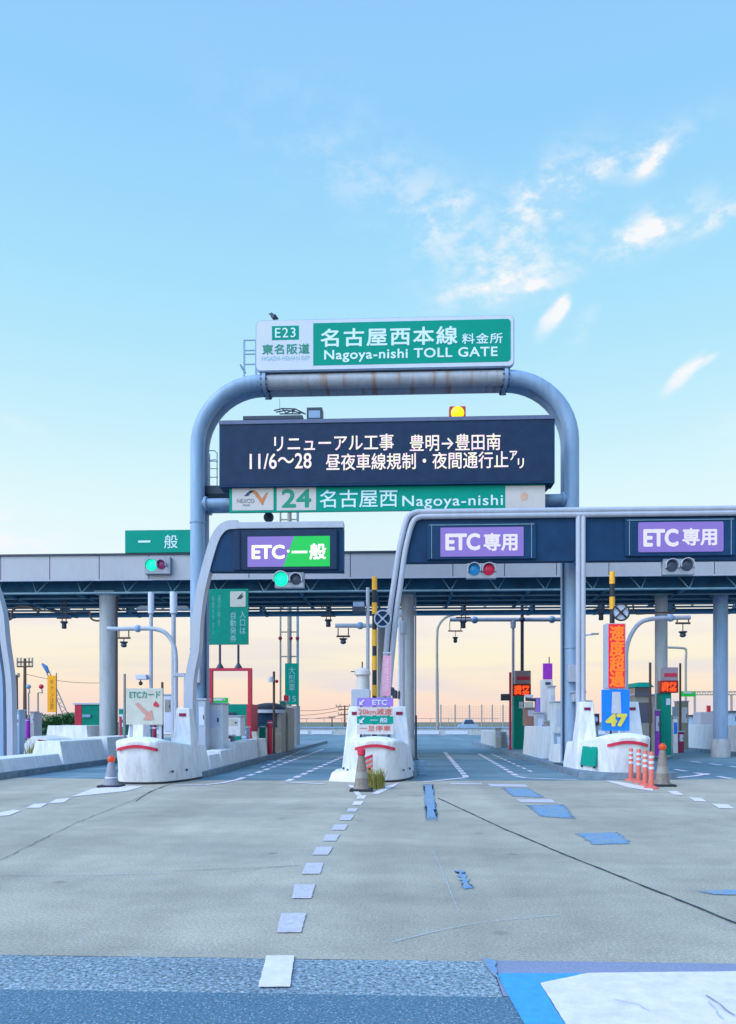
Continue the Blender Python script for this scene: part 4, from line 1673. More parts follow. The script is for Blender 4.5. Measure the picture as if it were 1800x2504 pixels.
# ================================================================== LEFT ISLAND FURNITURE
ib = thing('arrow_board', at(353, 1810, 18.45), 'cream board with green text and a faded pink arrow above the left island head', 'sign')
Yb = 18.45
q = rect(308, 1683, 398, 1772, Yb)
MB().box(q[0], q[1], Yb, Yb + .05, q[2], q[3], .01).build('board', M['cream'], ib)
text('ETCカード', 317, 1690, 392, 1707, Yb, M['green2'], ib, bold=.01)
wedge([(331, 1722), (338, 1718), (362, 1742), (371, 1736), (375, 1760), (350, 1760), (357, 1750)], mat('faded_pink_paint', (.55, .25, .22), .6), 'arrow', ib, Yb)
wedge([(375, 1722), (381, 1714), (390, 1724), (386, 1729), (377, 1727)], M['red'], 'red_mark', ib, Yb)
mb = MB()
for u in (318, 390):
    xx = at(u, 1780, Yb).x
    mb.box(xx - .03, xx + .03, Yb + .05, Yb + .1, .85, q[3])
each(mb, 'leg', M['gray'], ib)


def rolled(u0, v0, u1, v1, Y, m, label, cat, name, group=None):
    q_ = rect(u0, v0, u1, v1, Y)
    t = thing(name, ((q_[0] + q_[1]) / 2, Y, q_[2]), label, cat, group)
    r = (q_[1] - q_[0]) / 2
    MB().lathe((q_[0] + q_[1]) / 2, Y, [(r * .9, q_[2]), (r, q_[2] + .05), (r, q_[3] - .05), (r * .9, q_[3])], 16).build('body', m, t, True)
    MB().lathe((q_[0] + q_[1]) / 2, Y, [(r * 1.05, q_[3] - .1), (r * 1.05, q_[3] - .06)], 16).build('band', M['signwhite'], t, True)
    return t


for u0, u1, m, lb in ((340, 350, M['dark'], 'navy drum post under the cream arrow board'), (352, 359, M['tan'], 'pale drum post between the navy and teal ones under the arrow board'), (359, 371, M['green2'], 'teal drum post under the cream arrow board'), (373, 383, M['maroon'], 'maroon drum post under the right half of the arrow board')):
    rolled(u0, 1773, u1, 1822, 21.0, m, lb, 'post', 'marker_post', 'coloured posts under the arrow board')


def pole(name, u0, u1, vt, Y, m, label, cat, group=None, zb=.15, head=None):
    c_ = at((u0 + u1) / 2, vt, Y)
    t = thing(name, (c_.x, Y, 0), label, cat, group)
    r = max(.02, (u1 - u0) / 2 * Y / F)
    MB().tube([(c_.x, Y, zb), (c_.x, Y, c_.z)], r, 14).build('pole', m, t, True)
    MB().lathe(c_.x, Y, [(r * 2.2, zb), (r * 2.2, zb + .03), (r * 1.05, zb + .08)], 14).build('base', m, t, True)
    return t, c_


for u0, u1, lb in ((365, 374, 'slim pale pole behind the cream arrow board, left of the curved arm'), (419, 430, 'slim pale pole just right of the curved antenna arm bend')):
    t, c_ = pole('light_pole', u0, u1, 1450, 25.0, M['gray'], lb, 'pole', 'slim poles on the left island')
    r = (u1 - u0) / 2 * 25 / F
    MB().tube([(c_.x, 25, at(400, 1500, 25).z), (c_.x, 25, at(400, 1448, 25).z)], r * 1.6, 14).build('upper_sleeve', M['signwhite'], t, True)


def antenna(label, Y, path, r, collars, brk, post=None):
    """pipe arm with a hanging bracket and a little dome antenna"""
    p0 = at(path[0][0], path[0][1], Y)
    t = thing('lane_antenna', (p0.x, Y, 0), label, 'antenna', 'ETC antenna arms over the lanes')
    P_ = smooth_path(fitted_path(path, Y))
    mb_ = MB()
    mb_.tube(P_, r, 12)
    mb_.build('arm', M['steel'] if r < .055 else M['gray'], t, True)
    for (u, v) in collars:
        c_ = at(u, v, Y)
        MB().ball((c_.x, Y, c_.z), r * 1.75).build('joint', M['steel'], t, True)
    if brk:
        u0, v0, u1, v1, ul, vl = brk
        mb_ = MB()
        mb_.tube([at(u0, v0, Y), at(u0, v1, Y)], .02, 6)
        mb_.tube([at(u1, v0, Y), at(u1, v1, Y)], .02, 6)
        mb_.tube([at(u0 - 4, v1, Y), at(u1 + 4, v1, Y)], .035, 6)
        br = mb_.build('bracket', M['brown'], t, True)
        c_ = at((u0 + u1) / 2, vl, Y)
        k = Y / F
        mb_ = MB()
        mb_.tube([(c_.x, Y, c_.z + 2 * k), at((u0 + u1) / 2, v1, Y)], .015, 6)
        mb_.lathe(c_.x, Y, [(.05, c_.z - 9 * k), (.10, c_.z - 6 * k), (.08, c_.z), (.13, c_.z + 3 * k), (.13, c_.z + 5 * k)], 14)
        mb_.build('antenna_head', M['dark'], t, True)
    if post:
        (u, vt) = post
        c_ = at(u, vt, Y)
        MB().tube([(c_.x, Y, .15), (c_.x, Y, c_.z)], .065, 12).build('post', M['gray'], t, True)
        MB().lathe(c_.x, Y, [(.12, c_.z - .35), (.14, c_.z - .1), (.10, c_.z + .02), (.06, c_.z + .08)], 14).build('clamp', M['gray'], t, True)
    return t


la_ = antenna('curved pipe antenna arm rising from the left island and reaching left', 24.5, [(431, 1880), (431, 1800), (430, 1680), (430, 1610), (424, 1575), (405, 1548), (378, 1538), (340, 1537), (285, 1538), (262, 1537)], .07, [(337, 1537)], (291, 1541, 315, 1560, 303, 1574))
antenna('short blue pipe antenna arm left of the yellow striped pole', 25, [(985, 1529), (930, 1530), (870, 1530), (820, 1530)], .07, [(881, 1530)], (827, 1536, 852, 1556, 838, 1566), (985, 1524))
antenna('long straight antenna arm on a post over the right lane', 36.9, [(1398, 1514), (1340, 1515), (1250, 1515), (1100, 1515)], .10, [(1161, 1516), (1350, 1515)], (1100, 1520, 1127, 1543, 1112, 1563), (1255, 1518))
antenna('curved pipe antenna arm rising beside the red speed sign and reaching right', 24.5, [(1531, 1880), (1531, 1720), (1531, 1640), (1532, 1590), (1542, 1555), (1562, 1526), (1590, 1514), (1640, 1511), (1688, 1510)], .07, [(1640, 1511)], (1656, 1515, 1684, 1524, 1670, 1549))
MB().box(at(424, 1650, 24.5).x, at(452, 1650, 24.5).x, 24.42, 24.58, at(430, 1655, 24.5).z, at(430, 1646, 24.5).z, .02).build('clamp', M['gray'], la_)
# small hanging heads from the canopy
for u, v, Y, lb in ((157, 1500, 31.5, 'tiny antenna head hanging under the left bay of the canopy'), (803, 1495, 31.5, 'dark antenna head hanging under the canopy left of the short blue arm'), (1133, 1498, 31.5, 'dark antenna head under the canopy beside the right lane arm'), (1470, 1478, 31.5, 'dark antenna head under the canopy left of the spoked wheel')):
    c_ = at(u, v, Y)
    t = thing('hanging_antenna', (c_.x, Y, c_.z), lb, 'antenna', 'antenna heads hanging from the canopy')
    k = Y / F
    mb = MB()
    ztop = zc
    for s_ in (-1, 1):
        mb.tube([(c_.x + s_ * 5 * k, Y, ztop), (c_.x + s_ * 5 * k, Y, c_.z - 24 * k)], .02, 6)
    mb.tube([(c_.x - 18 * k, Y, c_.z - 12 * k), (c_.x + 18 * k, Y, c_.z - 12 * k)], .03, 6)
    each(mb, 'hanger', M['brown'], t, True)
    MB().lathe(c_.x, Y, [(.08, c_.z - 38 * k), (.10, c_.z - 36 * k), (.09, c_.z - 26 * k), (.15, c_.z - 23 * k), (.15, c_.z - 20 * k)], 14).build('head', M['dark'], t, True)

# security camera on left island pole
t = thing('security_camera', at(345, 1655, 25), 'white surveillance camera and small orange lamp left of the slim pole', 'camera')
MB().box(at(336, 1655, 25).x, at(362, 1655, 25).x, 24.8, 25.1, at(350, 1662, 25).z, at(350, 1650, 25).z, .02).build('housing', M['signwhite'], t)
MB().tube([at(362, 1657, 25), at(370, 1657, 25)], .03, 8).build('arm', M['gray'], t)
c_ = at(344, 1671, 25)
MB().ball((c_.x, 25, c_.z), .07).build('lens_dome', M['brown'], t, True)
mb = MB()
mb.tube([at(344, 1662, 25), at(344, 1668, 25)], .025, 8)
mb.build('stem', M['gray'], t)
t, _ = pole('clamped_stub_pole', 449, 455, 1650, 21.5, M['gray'], 'stub pole clamped beside the left sign arm', 'pole')
t, _ = pole('thin_dark_pole', 302, 308, 1648, 26, M['tan'], 'thin brown pole behind the cream arrow board on its left', 'pole')
t, _ = pole('thin_dark_pole', 394, 400, 1668, 27, M['brown'], 'thin brown pole behind the right edge of the arrow board', 'pole')


# ticket sign (green, hanging board on rods) + red frame
Yt = 29.0
gb = thing('green_ticket_board', at(560, 1635, Yt), 'tall green board with vertical Japanese text and a white icon held on two rods', 'sign')
q = rect(504, 1440, 607, 1576, Yt)
MB().box(q[0], q[1], Yt, Yt + .1, q[2], q[3], .01).build('board', M['green2'], gb)
q = rect(563, 1446, 601, 1484, Yt)
ic = MB().prism(rrect(q[0], q[1], q[2], q[3], .05), Yt - .01, Yt).build('icon_plate', M['cream'], gb)
wedge([(579, 1465), (588, 1454), (594, 1450), (590, 1457), (596, 1456), (590, 1464)], M['dark'], 'icon_hand', gb, Yt - .005)
text('入\n口\nは', 586, 1494, 601, 1550, Yt, M['palegreen'], gb, bold=.0)
text('自\n動\n発\n券', 563, 1496, 578, 1570, Yt, M['palegreen'], gb, bold=.0)
text('通\n行\n券\nを', 532, 1456, 540, 1530, Yt, M['green'] if False else mat('dull_letter', (.10, .42, .36), .6), gb, bold=.0)
text('お\n取\nり\n下\nさ\nい', 518, 1456, 525, 1552, Yt, mat('dull_letter', (.10, .42, .36), .6), gb, bold=.0)
mb = MB()
for u in (538, 583):
    mb.tube([at(u, 1577, Yt + .05), at(u, 1636, Yt + .05)], .045, 8)
    mb.tube([at(u, 1622, Yt + .05), at(u, 1634, Yt + .05)], [.05, .16], 8)
each(mb, 'rod', M['dark'], gb, True)
rf = thing('red_frame_booth', at(565, 1835, Yt), 'green and red ticket machine booth with an open red frame on top', 'booth')
q = rect(513, 1634, 615, 1640, Yt)
MB().box(q[0], q[1], Yt - .08, Yt + .2, q[2], q[3]).build('top_bar', M['red'], rf)
q = rect(607, 1640, 615, 1722, Yt)
MB().box(q[0], q[1], Yt - .08, Yt + .2, q[2], q[3] + .0).build('right_post', M['red'], rf)
q = rect(513, 1640, 519, 1722, Yt)
MB().box(q[0], q[1], Yt - .08, Yt + .2, q[2], q[3]).build('left_post', M['red'], rf)
q = rect(519, 1722, 605, 1832, Yt)
MB().box(q[0], q[1], Yt - .1, Yt + 1.2, .16, q[3], .02).build('cabinet', M['green2'], rf)
q = rect(605, 1722, 616, 1828, Yt)
MB().box(q[0], q[1], Yt - .13, Yt + 1.2, .16, q[3], .02).build('red_edge', M['red'], rf)
q = rect(546, 1722, 555, 1752, Yt)
MB().box(q[0], q[1], Yt - .13, Yt - .1, q[2], q[3]).build('red_trim', M['red'], rf)
q = rect(558, 1742, 578, 1749, Yt)
MB().box(q[0], q[1], Yt - .16, Yt - .1, q[2], q[3]).build('ticket_slot', M['dark'], rf)


def machine(u0, v0, u1, v1, Y, depth, m, label, name='equipment_cabinet', cat='cabinet', slot=None, group=None, cap=True):
    q_ = rect(u0, v0, u1, v1, Y)
    zb = .16
    t = thing(name, ((q_[0] + q_[1]) / 2, Y, 0), label, cat, group)
    MB().box(q_[0], q_[1], Y, Y + depth, zb if v1 > 1800 else q_[2], q_[3], .03).build('body', m, t)
    if cap:
        MB().box(q_[0] - .03, q_[1] + .03, Y - .03, Y + depth + .03, q_[3] + .001, q_[3] + .05, .01).build('lid', M['gray'], t)
    w_ = q_[1] - q_[0]
    h_ = q_[3] - max(zb, q_[2])
    MB().box(q_[0] + w_ * .15, q_[1] - w_ * .15, Y - .012, Y - .001, q_[3] - h_ * .45, q_[3] - h_ * .12, .004).build('door', slot or M['signwhite'], t)
    MB().box(q_[1] - w_ * .3, q_[1] - w_ * .22, Y - .03, Y - .012, q_[3] - h_ * .34, q_[3] - h_ * .26).build('handle', M['dark'], t)
    return t


machine(544, 1753, 588, 1800, 25.6, .8, M['white'], 'white box cabinet in front of the green ticket booth', slot=M['cream'])
machine(500, 1722, 545, 1850, 23.5, .8, M['white'], 'tall white cabinet between the left sign arm and the green booth')
machine(484, 1712, 503, 1850, 22.6, .5, M['gray'], 'narrow pale cabinet beside the foot of the left gantry leg')
t = machine(517, 1706, 556, 1722, 31, .2, M['exit_green'], 'bright green lit sign behind the tall white cabinet', 'lit_green_sign', 'sign', cap=False)
# slanted white guard
g_ = thing('guard_post', gnd(626, 1855), 'slanted white guard post at the corner of the green booth', 'post')
Yg = 27.5
MB().hexa([at(624, 1852, Yg), at(638, 1852, Yg), at(638, 1852, Yg) + Vector((0, .3, 0)), at(624, 1852, Yg) + Vector((0, .3, 0))],
          [at(615, 1789, Yg), at(626, 1789, Yg), at(626, 1789, Yg) + Vector((0, .3, 0)), at(615, 1789, Yg) + Vector((0, .3, 0))]).build('body', M['cream'], g_)
MB().hexa([at(619.5, 1826, Yg - .004), at(633.5, 1826, Yg - .004), at(633.5, 1826, Yg + .304), at(619.5, 1826, Yg + .304)],
          [at(617.5, 1812, Yg - .004), at(630.5, 1812, Yg - .004), at(630.5, 1812, Yg + .304), at(617.5, 1812, Yg + .304)]).build('band', M['gray'], g_)

# round roofed booth
Yr = 32.0
rb = thing('toll_booth', at(655, 1845, Yr), 'toll booth with dark rounded roof and pinkish wall beside the left lane', 'toll booth')
xc_, r_ = at(655, 1720, Yr).x, 40 * Yr / F
zr = at(655, 1735, Yr).z
MB().lathe(xc_, Yr + .5, [(r_ * .98, zr), (r_, zr + .1), (r_ * .8, zr + .22), (r_ * .3, zr + .29)], 24).build('roof', M['dark'], rb, True)
MB().lathe(xc_, Yr + .5, [(r_ * .94, zr - .14), (r_ * .97, zr - .001)], 24).build('roof_band', M['signwhite'], rb, True)
MB().box(xc_ - .48, xc_ + .55, Yr + .1, Yr + 1.9, .16, zr - .13, .02).build('wall', M['tan'], rb)
q = rect(628, 1743, 676, 1778, Yr)
MB().box(q[0], q[1], Yr + .07, Yr + .12, q[2], q[3]).build('window', M['glass'], rb)
q = rect(626, 1741, 678, 1744, Yr)
MB().box(q[0], q[1], Yr + .05, Yr + .12, q[2], q[3]).build('window_frame', M['gray'], rb)
rolled(634, 1772, 650, 1846, 30.5, M['green2'], 'teal round guard post in front of the round roofed booth', 'post', 'guard_post')
rolled(654, 1762, 666, 1846, 30.3, M['red'], 'red round guard post in front of the round roofed booth', 'post', 'guard_post')
machine(668, 1732, 705, 1840, 33.5, 2.0, M['tan'], 'gray metal cabinet behind the red guard post', slot=M['glass'])
t, c_ = pole('speaker_pole', 667, 673, 1642, 31, M['brown'], 'brown pole with a small white loudspeaker above the round roofed booth', 'pole')
MB().lathe(at(664, 1660, 31).x, 30.9, [(.12, at(664, 1668, 31).z), (.1, at(664, 1658, 31).z), (.05, at(664, 1655, 31).z)], 12).build('loudspeaker', M['signwhite'], t, True)
c2 = at(677, 1666, 31)
MB().ball((c2.x, 31, c2.z), .07).build('lamp', M['red'], t, True)

# triple steel mast with green banner
Ym = 42.0
tm = thing('steel_mast', at(708, 1800, Ym), 'slender three pole steel mast behind the left lane with rings', 'mast')
ztm = at(708, 1225, Ym).z
for u, r in ((686, .05), (708, .12), (728, .07)):
    xx = at(u, 1600, Ym).x
    MB().tube([(xx, Ym, .1), (xx, Ym, ztm)], r, 10).build('leg', M['tan'] if u < 720 else M['truss'], tm, True)
mb = MB()
for v in (1545, 1605, 1480, 1400, 1330, 1270):
    mb.box(at(686, v, Ym).x, at(728, v, Ym).x, Ym - .03, Ym + .03, at(708, v + 2, Ym).z, at(708, v - 1, Ym).z)
each(mb, 'cross_plate', M['tan'], tm)
mb = MB()
for u in (686, 712, 728):
    c_ = at(u, 1561, Ym)
    mb.ball((c_.x, Ym - .1, c_.z), .11)
each(mb, 'joint_ball', M['maroon'], tm, True)
MB().lathe(at(722, 1750, Ym).x, Ym - .4, [(.32, 0), (.32, at(722, 1727, Ym).z)], 20).build('concrete_stub', M['conc'], tm, True)
gb = thing('green_banner', at(714, 1723, Ym - .5), 'narrow green vertical sign with pale characters on the steel mast', 'sign')
q = rect(697, 1622, 730, 1723, Ym - .5)
MB().box(q[0], q[1], Ym - .5, Ym - .42, q[2], q[3]).build('board', M['green'], gb)
text('大\n型\n車', 706, 1630, 722, 1690, Ym - .5, M['palegreen'], gb, bold=0)
text('15', 706, 1702, 724, 1716, Ym - .5, M['palegreen'], gb, bold=0)

# ================================================================== MIDDLE ISLAND FURNITURE
Ys = 19.2
sg = thing('stacked_lane_signs', at(918, 1800, Ys), 'stack of purple ETC, red text and green plates above the middle island nose', 'sign')
for nm, v0, v1, m in (('purple_plate', 1706, 1728, M['purple']), ('slow_plate', 1729, 1750, M['panelpink']), ('green_plate', 1751, 1770, M['green']), ('stop_plate', 1771, 1796, M['panelpink'])):
    q = rect(873, v0, 962, v1, Ys)
    MB().box(q[0], q[1], Ys, Ys + .03, q[2] + .003, q[3] - .003).build(nm, m, sg)
redl = mat('red_letter', (.60, .10, .09), .5)
text('ETC', 910, 1711, 947, 1724, Ys, M['signwhite'], sg, bold=.03)
text('20km減速', 877, 1732, 958, 1748, Ys, redl, sg, bold=.01)
text('一般', 905, 1755, 948, 1767, Ys, M['signwhite'], sg, bold=.02, spacing=1.4)
text('一旦停車', 880, 1774, 955, 1788, Ys, redl, sg, bold=.01)
for v in (1717, 1761):
    wedge([(879, v + 7), (879, v - 3), (882, v), (889, v - 7), (892, v - 4), (885, v + 3), (889, v + 7)], M['signwhite'], 'arrow', sg, Ys)
mb = MB()
q = rect(868, 1700, 966, 1800, Ys)
for xx in (q[0] + .15, q[1] - .15):
    mb.box(xx - .03, xx + .03, Ys + .03, Ys + .07, .95, q[3] - .1)
each(mb, 'stand_leg', M['dark'], sg)
t = thing('signal_tower', at(886, 1720, 20.6), 'white round topped device on a block behind the ETC sign stack', 'device')
Yd = 20.6
xx = at(886, 1700, Yd).x
MB().box(at(860, 1700, Yd).x, at(905, 1700, Yd).x, Yd - .2, Yd + .4, .3, at(886, 1686, Yd).z, .02).build('block', M['gray'], t)
k = Yd / F
zz = at(886, 1686, Yd).z
MB().lathe(xx, Yd + .05, [(15 * k, zz), (14 * k, zz + 34 * k), (20 * k, zz + 36 * k), (19 * k, zz + 46 * k), (12 * k, zz + 52 * k), (6 * k, zz + 53 * k)], 22).build('head', M['panelpink'], t, True)
MB().tube([(xx, Yd, zz + 50 * k), (xx, Yd, zz + 68 * k)], .02, 6).build('spike', M['dark'], t)
MB().tube([(xx - 28 * k, Yd, zz + 44 * k), (xx - 18 * k, Yd, zz + 44 * k)], .015, 6).build('pin', M['dark'], t)
t, c_ = pole('camera_pole', 895, 904, 1437, 21.5, M['gray'], 'pale slim pole with camera box left of the yellow striped pole', 'pole')
q = rect(864, 1473, 891, 1485, 21.5)
hs = MB().box(q[0], q[1], 21.4, 21.8, q[2], q[3], .01).build('camera_box', M['steel'], t)
q = rect(862, 1485, 893, 1497, 21.5)
MB().box(q[0], q[1], 21.35, 21.8, q[2], q[3] - .002, .01).build('camera_shade', M['dark'], t)


def striped(u, w_, vt, vb, Y, bands, label):
    c_ = at(u, vt, Y)
    t = thing('striped_pole', (c_.x, Y, 0), label, 'striped pole', 'yellow and black striped height poles')
    r = w_ / 2 * Y / F
    MB().tube([(c_.x, Y, .2), (c_.x, Y, c_.z - .02)], r * .9, 14).build('pole', M['black'], t, True)
    for (a, b) in bands:
        MB().tube([(c_.x, Y, at(u, b, Y).z), (c_.x, Y, at(u, a, Y).z)], r, 14).build('yellow_band', M['yellow'], t, True)
    return t


striped(916, 13, 1411, 1700, 21.2, [(1411, 1443), (1474, 1502), (1540, 1580), (1604, 1639), (1675, 1702)], 'yellow and black striped pole above the middle island')
striped(1497, 13, 1398, 1525, 21.4, [(1398, 1428), (1460, 1490)], 'yellow and black striped pole above the red speed sign')


def wheel(u, v, rpx, Y, label, m, m2):
    c_ = at(u, v, Y)
    t = thing('spoked_wheel', (c_.x, Y, c_.z), label, 'wheel')
    r = rpx * Y / F
    mb_ = MB()
    pts_ = [(c_.x + r * math.cos(2 * math.pi * i / 24), Y, c_.z + r * math.sin(2 * math.pi * i / 24)) for i in range(25)]
    mb_.tube(pts_, .022, 8)
    mb_.build('rim', m, t, True)
    mb_ = MB()
    for a in (0, 60, 120) if m2 is M['black'] else (45, 135):
        d = Vector((math.cos(R(a)), 0, math.sin(R(a)))) * r
        mb_.tube([c_ - d, c_ + d], .022, 6)
    mb_.build('spokes', m, t, True)
    MB().disc((c_.x, Y + .06, c_.z), r * .93, .02).build('back_disc', m2, t)
    MB().disc((c_.x, Y - .02, c_.z), r * .2, .03).build('hub', m, t)
    MB().tube([(c_.x, Y + .08, c_.z), (at(u - 18, v, Y).x, Y + .08, c_.z)], .03, 8).build('mount', M['dark'], t)
    return t


wheel(936, 1513, 20, 20.9, 'gray X spoked round warning reflector beside the middle striped pole', M['gray'], M['darkpanel'])
wheel(1519, 1497, 20, 21.2, 'black rimmed spoked wheel beside the right striped pole', M['black'], M['signwhite'])
bn_ = thing('pink_banner', at(946, 1700, 19.45), 'narrow pink vertical banner strapped to the foot of the double tube frame', 'banner')
Yp = 19.42
mb = MB()
mb.hexa([at(933, 1702, Yp), at(955, 1702, Yp), at(955, 1702, Yp + .03), at(933, 1702, Yp + .03)], [at(937, 1603, Yp), at(958, 1603, Yp), at(958, 1603, Yp + .03), at(937, 1603, Yp + .03)])
mb.build('cloth', M['pink'], bn_)
text('速\n度\n注\n意', 940, 1610, 952, 1690, Yp, mat('pale_pink_letter', (.75, .55, .65), .6), bn_, bold=0)
mb = MB()
mb.tube([at(957, 1597, Yp + .02), at(936, 1597, Yp + .02)], .02, 6)
mb.build('top_rod', M['gray'], bn_)
t = thing('small_camera', at(960, 1700, 20.2), 'small dark camera cluster right of the pink banner', 'camera')
for u, v, r in ((957, 1690, .09), (966, 1697, .07), (976, 1698, .03)):
    c_ = at(u, v, 20.2)
    MB().lathe(c_.x, 20.2, [(r, c_.z - .12), (r, c_.z + .06), (r * .6, c_.z + .1)], 12).build('camera_body', M['dark'], t, True)
t, c_ = pole('white_tube_pole', 974, 980, 1500, 24.5, M['signwhite'], 'thin white tube pole in front of the round column right of the middle island', 'pole')
MB().ball((c_.x, 24.5, c_.z), .1, 12, 1.3).build('lamp_globe', M['signwhite'], t, True)
t, c_ = pole('marker_post', 1014, 1020, 1749, 26, M['dark'], 'black vertical post beside the right lane at the middle island', 'post')

# ================================================================== cones, delineators, weeds
def cone(p, h, label, m, top, name='traffic_cone', tilt=0):
    t = thing(name, p, label, 'traffic cone', 'traffic cones before the island heads')
    x, y = p.x, p.y
    MB().box(x - .24, x + .24, y - .24, y + .24, .002, .05, .02).build('base', M['black'], t)
    b = MB().lathe(x, y, [(.18, .05), (.155, .10), (.07, h * .82), (.05, h * .86)], 20).build('cone_body', m, t, True)
    MB().lathe(x, y, [(.137, h * .30), (.11, h * .48)], 20).build('reflective_sleeve', M['signwhite'] if m is not M['cone'] else M['tan'], b, True)
    top(t, x, y, h)
    return t


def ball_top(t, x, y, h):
    MB().ball((x, y, h * .93), .085).build('orange_ball', emis('glowing_ball_plastic', lin(255, 90, 40), .35), t, True)  # no lamp inside, a glow is put into the plastic's colour


def red_cap(t, x, y, h):
    MB().lathe(x, y, [(.055, h * .82), (.085, h * .86), (.085, h * .97), (.04, h)], 16).build('red_cap', M['red'], t, True)


pc_ = gnd(272, 1924)
cone(pc_, .66, 'gray traffic cone with an orange ball at the left island head', mat('gray_cone', (.22, .22, .27), .6, 0, .2, 8), ball_top)
pc_ = gnd(884, 1934)
cone(pc_, .89, 'brown grimy traffic cone with red cap before the middle island head', M['cone'], red_cap)
pc_ = gnd(1620, 1922)
cone(pc_, .95, 'brown traffic cone with an orange ball right of the striped bollards', M['cone'], ball_top)

# striped leaning marker beside middle cone
pm = gnd(903, 1922)
t = thing('striped_marker', pm, 'bent red and white striped marker plate behind the middle cone', 'marker')
mb = MB()
Ymk = pm.y
MB().box(pm.x - .03, pm.x + .03, Ymk, Ymk + .04, 0, .45).build('stem', M['tan'], t)
for i, v in enumerate((1848, 1860, 1872, 1884)):
    P4 = [at(888, v + 6, Ymk), at(911, v - 4, Ymk), at(912, v + 2, Ymk), at(889, v + 12, Ymk)]
    MB().prism([(p.x, p.z) for p in P4], Ymk - .03, Ymk - .001).build('stripe', M['red'] if i == 0 else M['salmon'], t)
q = rect(888, 1846, 912, 1895, Ymk)
MB().box(q[0], q[1], Ymk, Ymk + .02, q[2], q[3]).build('plate', M['signwhite'], t)

# bollards
d0 = gnd(1543, 1909)
def bollard(p, lab):
    t = thing('bollard', p, lab, 'bollard', 'red and white lane bollards at the right island head')
    x, y = p.x, p.y
    MB().lathe(x, y, [(.16, .004), (.15, .03), (.07, .06)], 18).build('base', M['salmon'], t, True)
    b = MB().lathe(x, y, [(.058, .05), (.05, .78), (.04, .80)], 16).build('tube', M['salmon'], t, True)
    for z in (.42, .54, .66):
        MB().lathe(x, y, [(.058, z), (.058, z + .055)], 16).build('white_band', M['signwhite'], b, True)
    return t


b0_ = bollard(d0, 'first bollard from the left of the row of four at the right island head')
for (u, v), lab in zip(((1562, 1914), (1578, 1921), (1593, 1928)), ('second bollard from the left in the row of four', 'third bollard from the left in the row of four', 'rightmost bollard of the row, next to the brown cone')):
    c = copy_tree(b0_)
    c.location = gnd(u, v)
    c['label'] = lab


def weeds(cx, cy, rx, ry, n, h, m, label):
    mb_ = MB()
    rn = random.Random(int(cx * 100))
    for _ in range(n):
        a, rr = rn.uniform(0, 6.28), math.sqrt(rn.random())
        x, y = cx + rx * rr * math.cos(a), cy + ry * rr * math.sin(a)
        hh = h * rn.uniform(.35, 1)
        b = rn.uniform(0, 6.28)
        lean = rn.uniform(0, .55) * hh
        w_ = rn.uniform(.006, .014)
        dx, dy = math.cos(b), math.sin(b)
        p, q_ = Vector((x, y, 0)), Vector((x + dx * lean * .4, y + dy * lean * .4, hh * .6))
        r_ = Vector((x + dx * lean, y + dy * lean, hh))
        s_ = Vector((-dy, dx, 0)) * w_
        mb_.add([p - s_, p + s_, q_ + s_ * .8, q_ - s_ * .8, r_], [(0, 1, 2, 3), (3, 2, 4)])
    o = mb_.build('weeds', m)
    for v in o.data.vertices:
        v.co -= Vector((cx, cy, 0))
    o.location = (cx, cy, 0)
    return tag(o, label, 'weeds')


p = gnd(918, 1930)
weeds(p.x, p.y + .2, .20, .2, 420, .48, M['weed'], 'clump of dry yellow weeds between the middle cone and island head')
p = gnd(955, 1905)
weeds(p.x, p.y, .45, .3, 500, .22, M['weedg'], 'low green weeds along the right foot of the middle island head')
weeds(-10.35 - 2.2, 27.0, .8, 1.2, 500, .9, M['weed'], 'tall dry grass beyond the barrier at the far left')
weeds(-.1, 21.0, .35, .8, 260, .9, M['weedg'], 'green vine weeds climbing the right pylon of the middle island')
t = thing('wire_basket', gnd(1030, 1895), 'small wire basket on the road at the right foot of the middle island', 'basket')
pb_ = gnd(1030, 1896)
for z in (.05, .2, .38):
    MB().tube([(pb_.x + .13 * math.cos(R(a)), pb_.y + .13 * math.sin(R(a)), z) for a in range(0, 361, 30)], .012, 6).build('hoop', M['steel'], t, True)
mb = MB()
for a in range(0, 360, 60):
    mb.tube([(pb_.x + .13 * math.cos(R(a)), pb_.y + .13 * math.sin(R(a)), .03) for _ in (0,)] + [(pb_.x + .13 * math.cos(R(a)), pb_.y + .13 * math.sin(R(a)), .38)], .008, 5)
mb.build('wires', M['steel'], t)

# ================================================================== RIGHT ISLAND FURNITURE
Yq = 20.6
sp = thing('speed_warning_sign', at(1508, 1684, Yq), 'tall red lit sign with four vertical orange characters on the right island', 'LED sign')
q = rect(1483, 1524, 1530, 1684, Yq)
MB().box(q[0], q[1], Yq, Yq + .35, q[2], q[3], .01).build('casing', M['gray'], sp)
q = rect(1488, 1526, 1528, 1682, Yq)
MB().box(q[0], q[1], Yq - .01, Yq, q[2], q[3]).build('display_face', M['led_redbg'], sp)
text('速\n度\n超\n過', 1490, 1529, 1527, 1680, Yq, M['led_red'], sp, bold=.035, gap=.018, lines=.95)
MB().box((q[0] + q[1]) / 2 - .06, (q[0] + q[1]) / 2 + .06, Yq + .1, Yq + .22, .8, q[2] - .01).build('post', M['gray'], sp)
bb = thing('speed_board', at(1506, 1787, Yq - .35), 'bright blue board with a yellow number under the red speed sign', 'sign')
Yz = Yq - .35
q = rect(1472, 1686, 1540, 1787, Yz)
MB().box(q[0], q[1], Yz, Yz + .06, q[2], q[3], .01).build('board', M['blueboard'], bb)
wedge([(1497, 1692), (1517, 1692), (1519, 1745), (1495, 1745)], mat('pale_bar', (.45, .45, .52), .6), 'pale_bar', bb, Yz)
text('47', 1480, 1745, 1534, 1777, Yz, mat('number_yellow', (.62, .52, .06), .5), bb, bold=.06, gap=.03)
mb = MB()
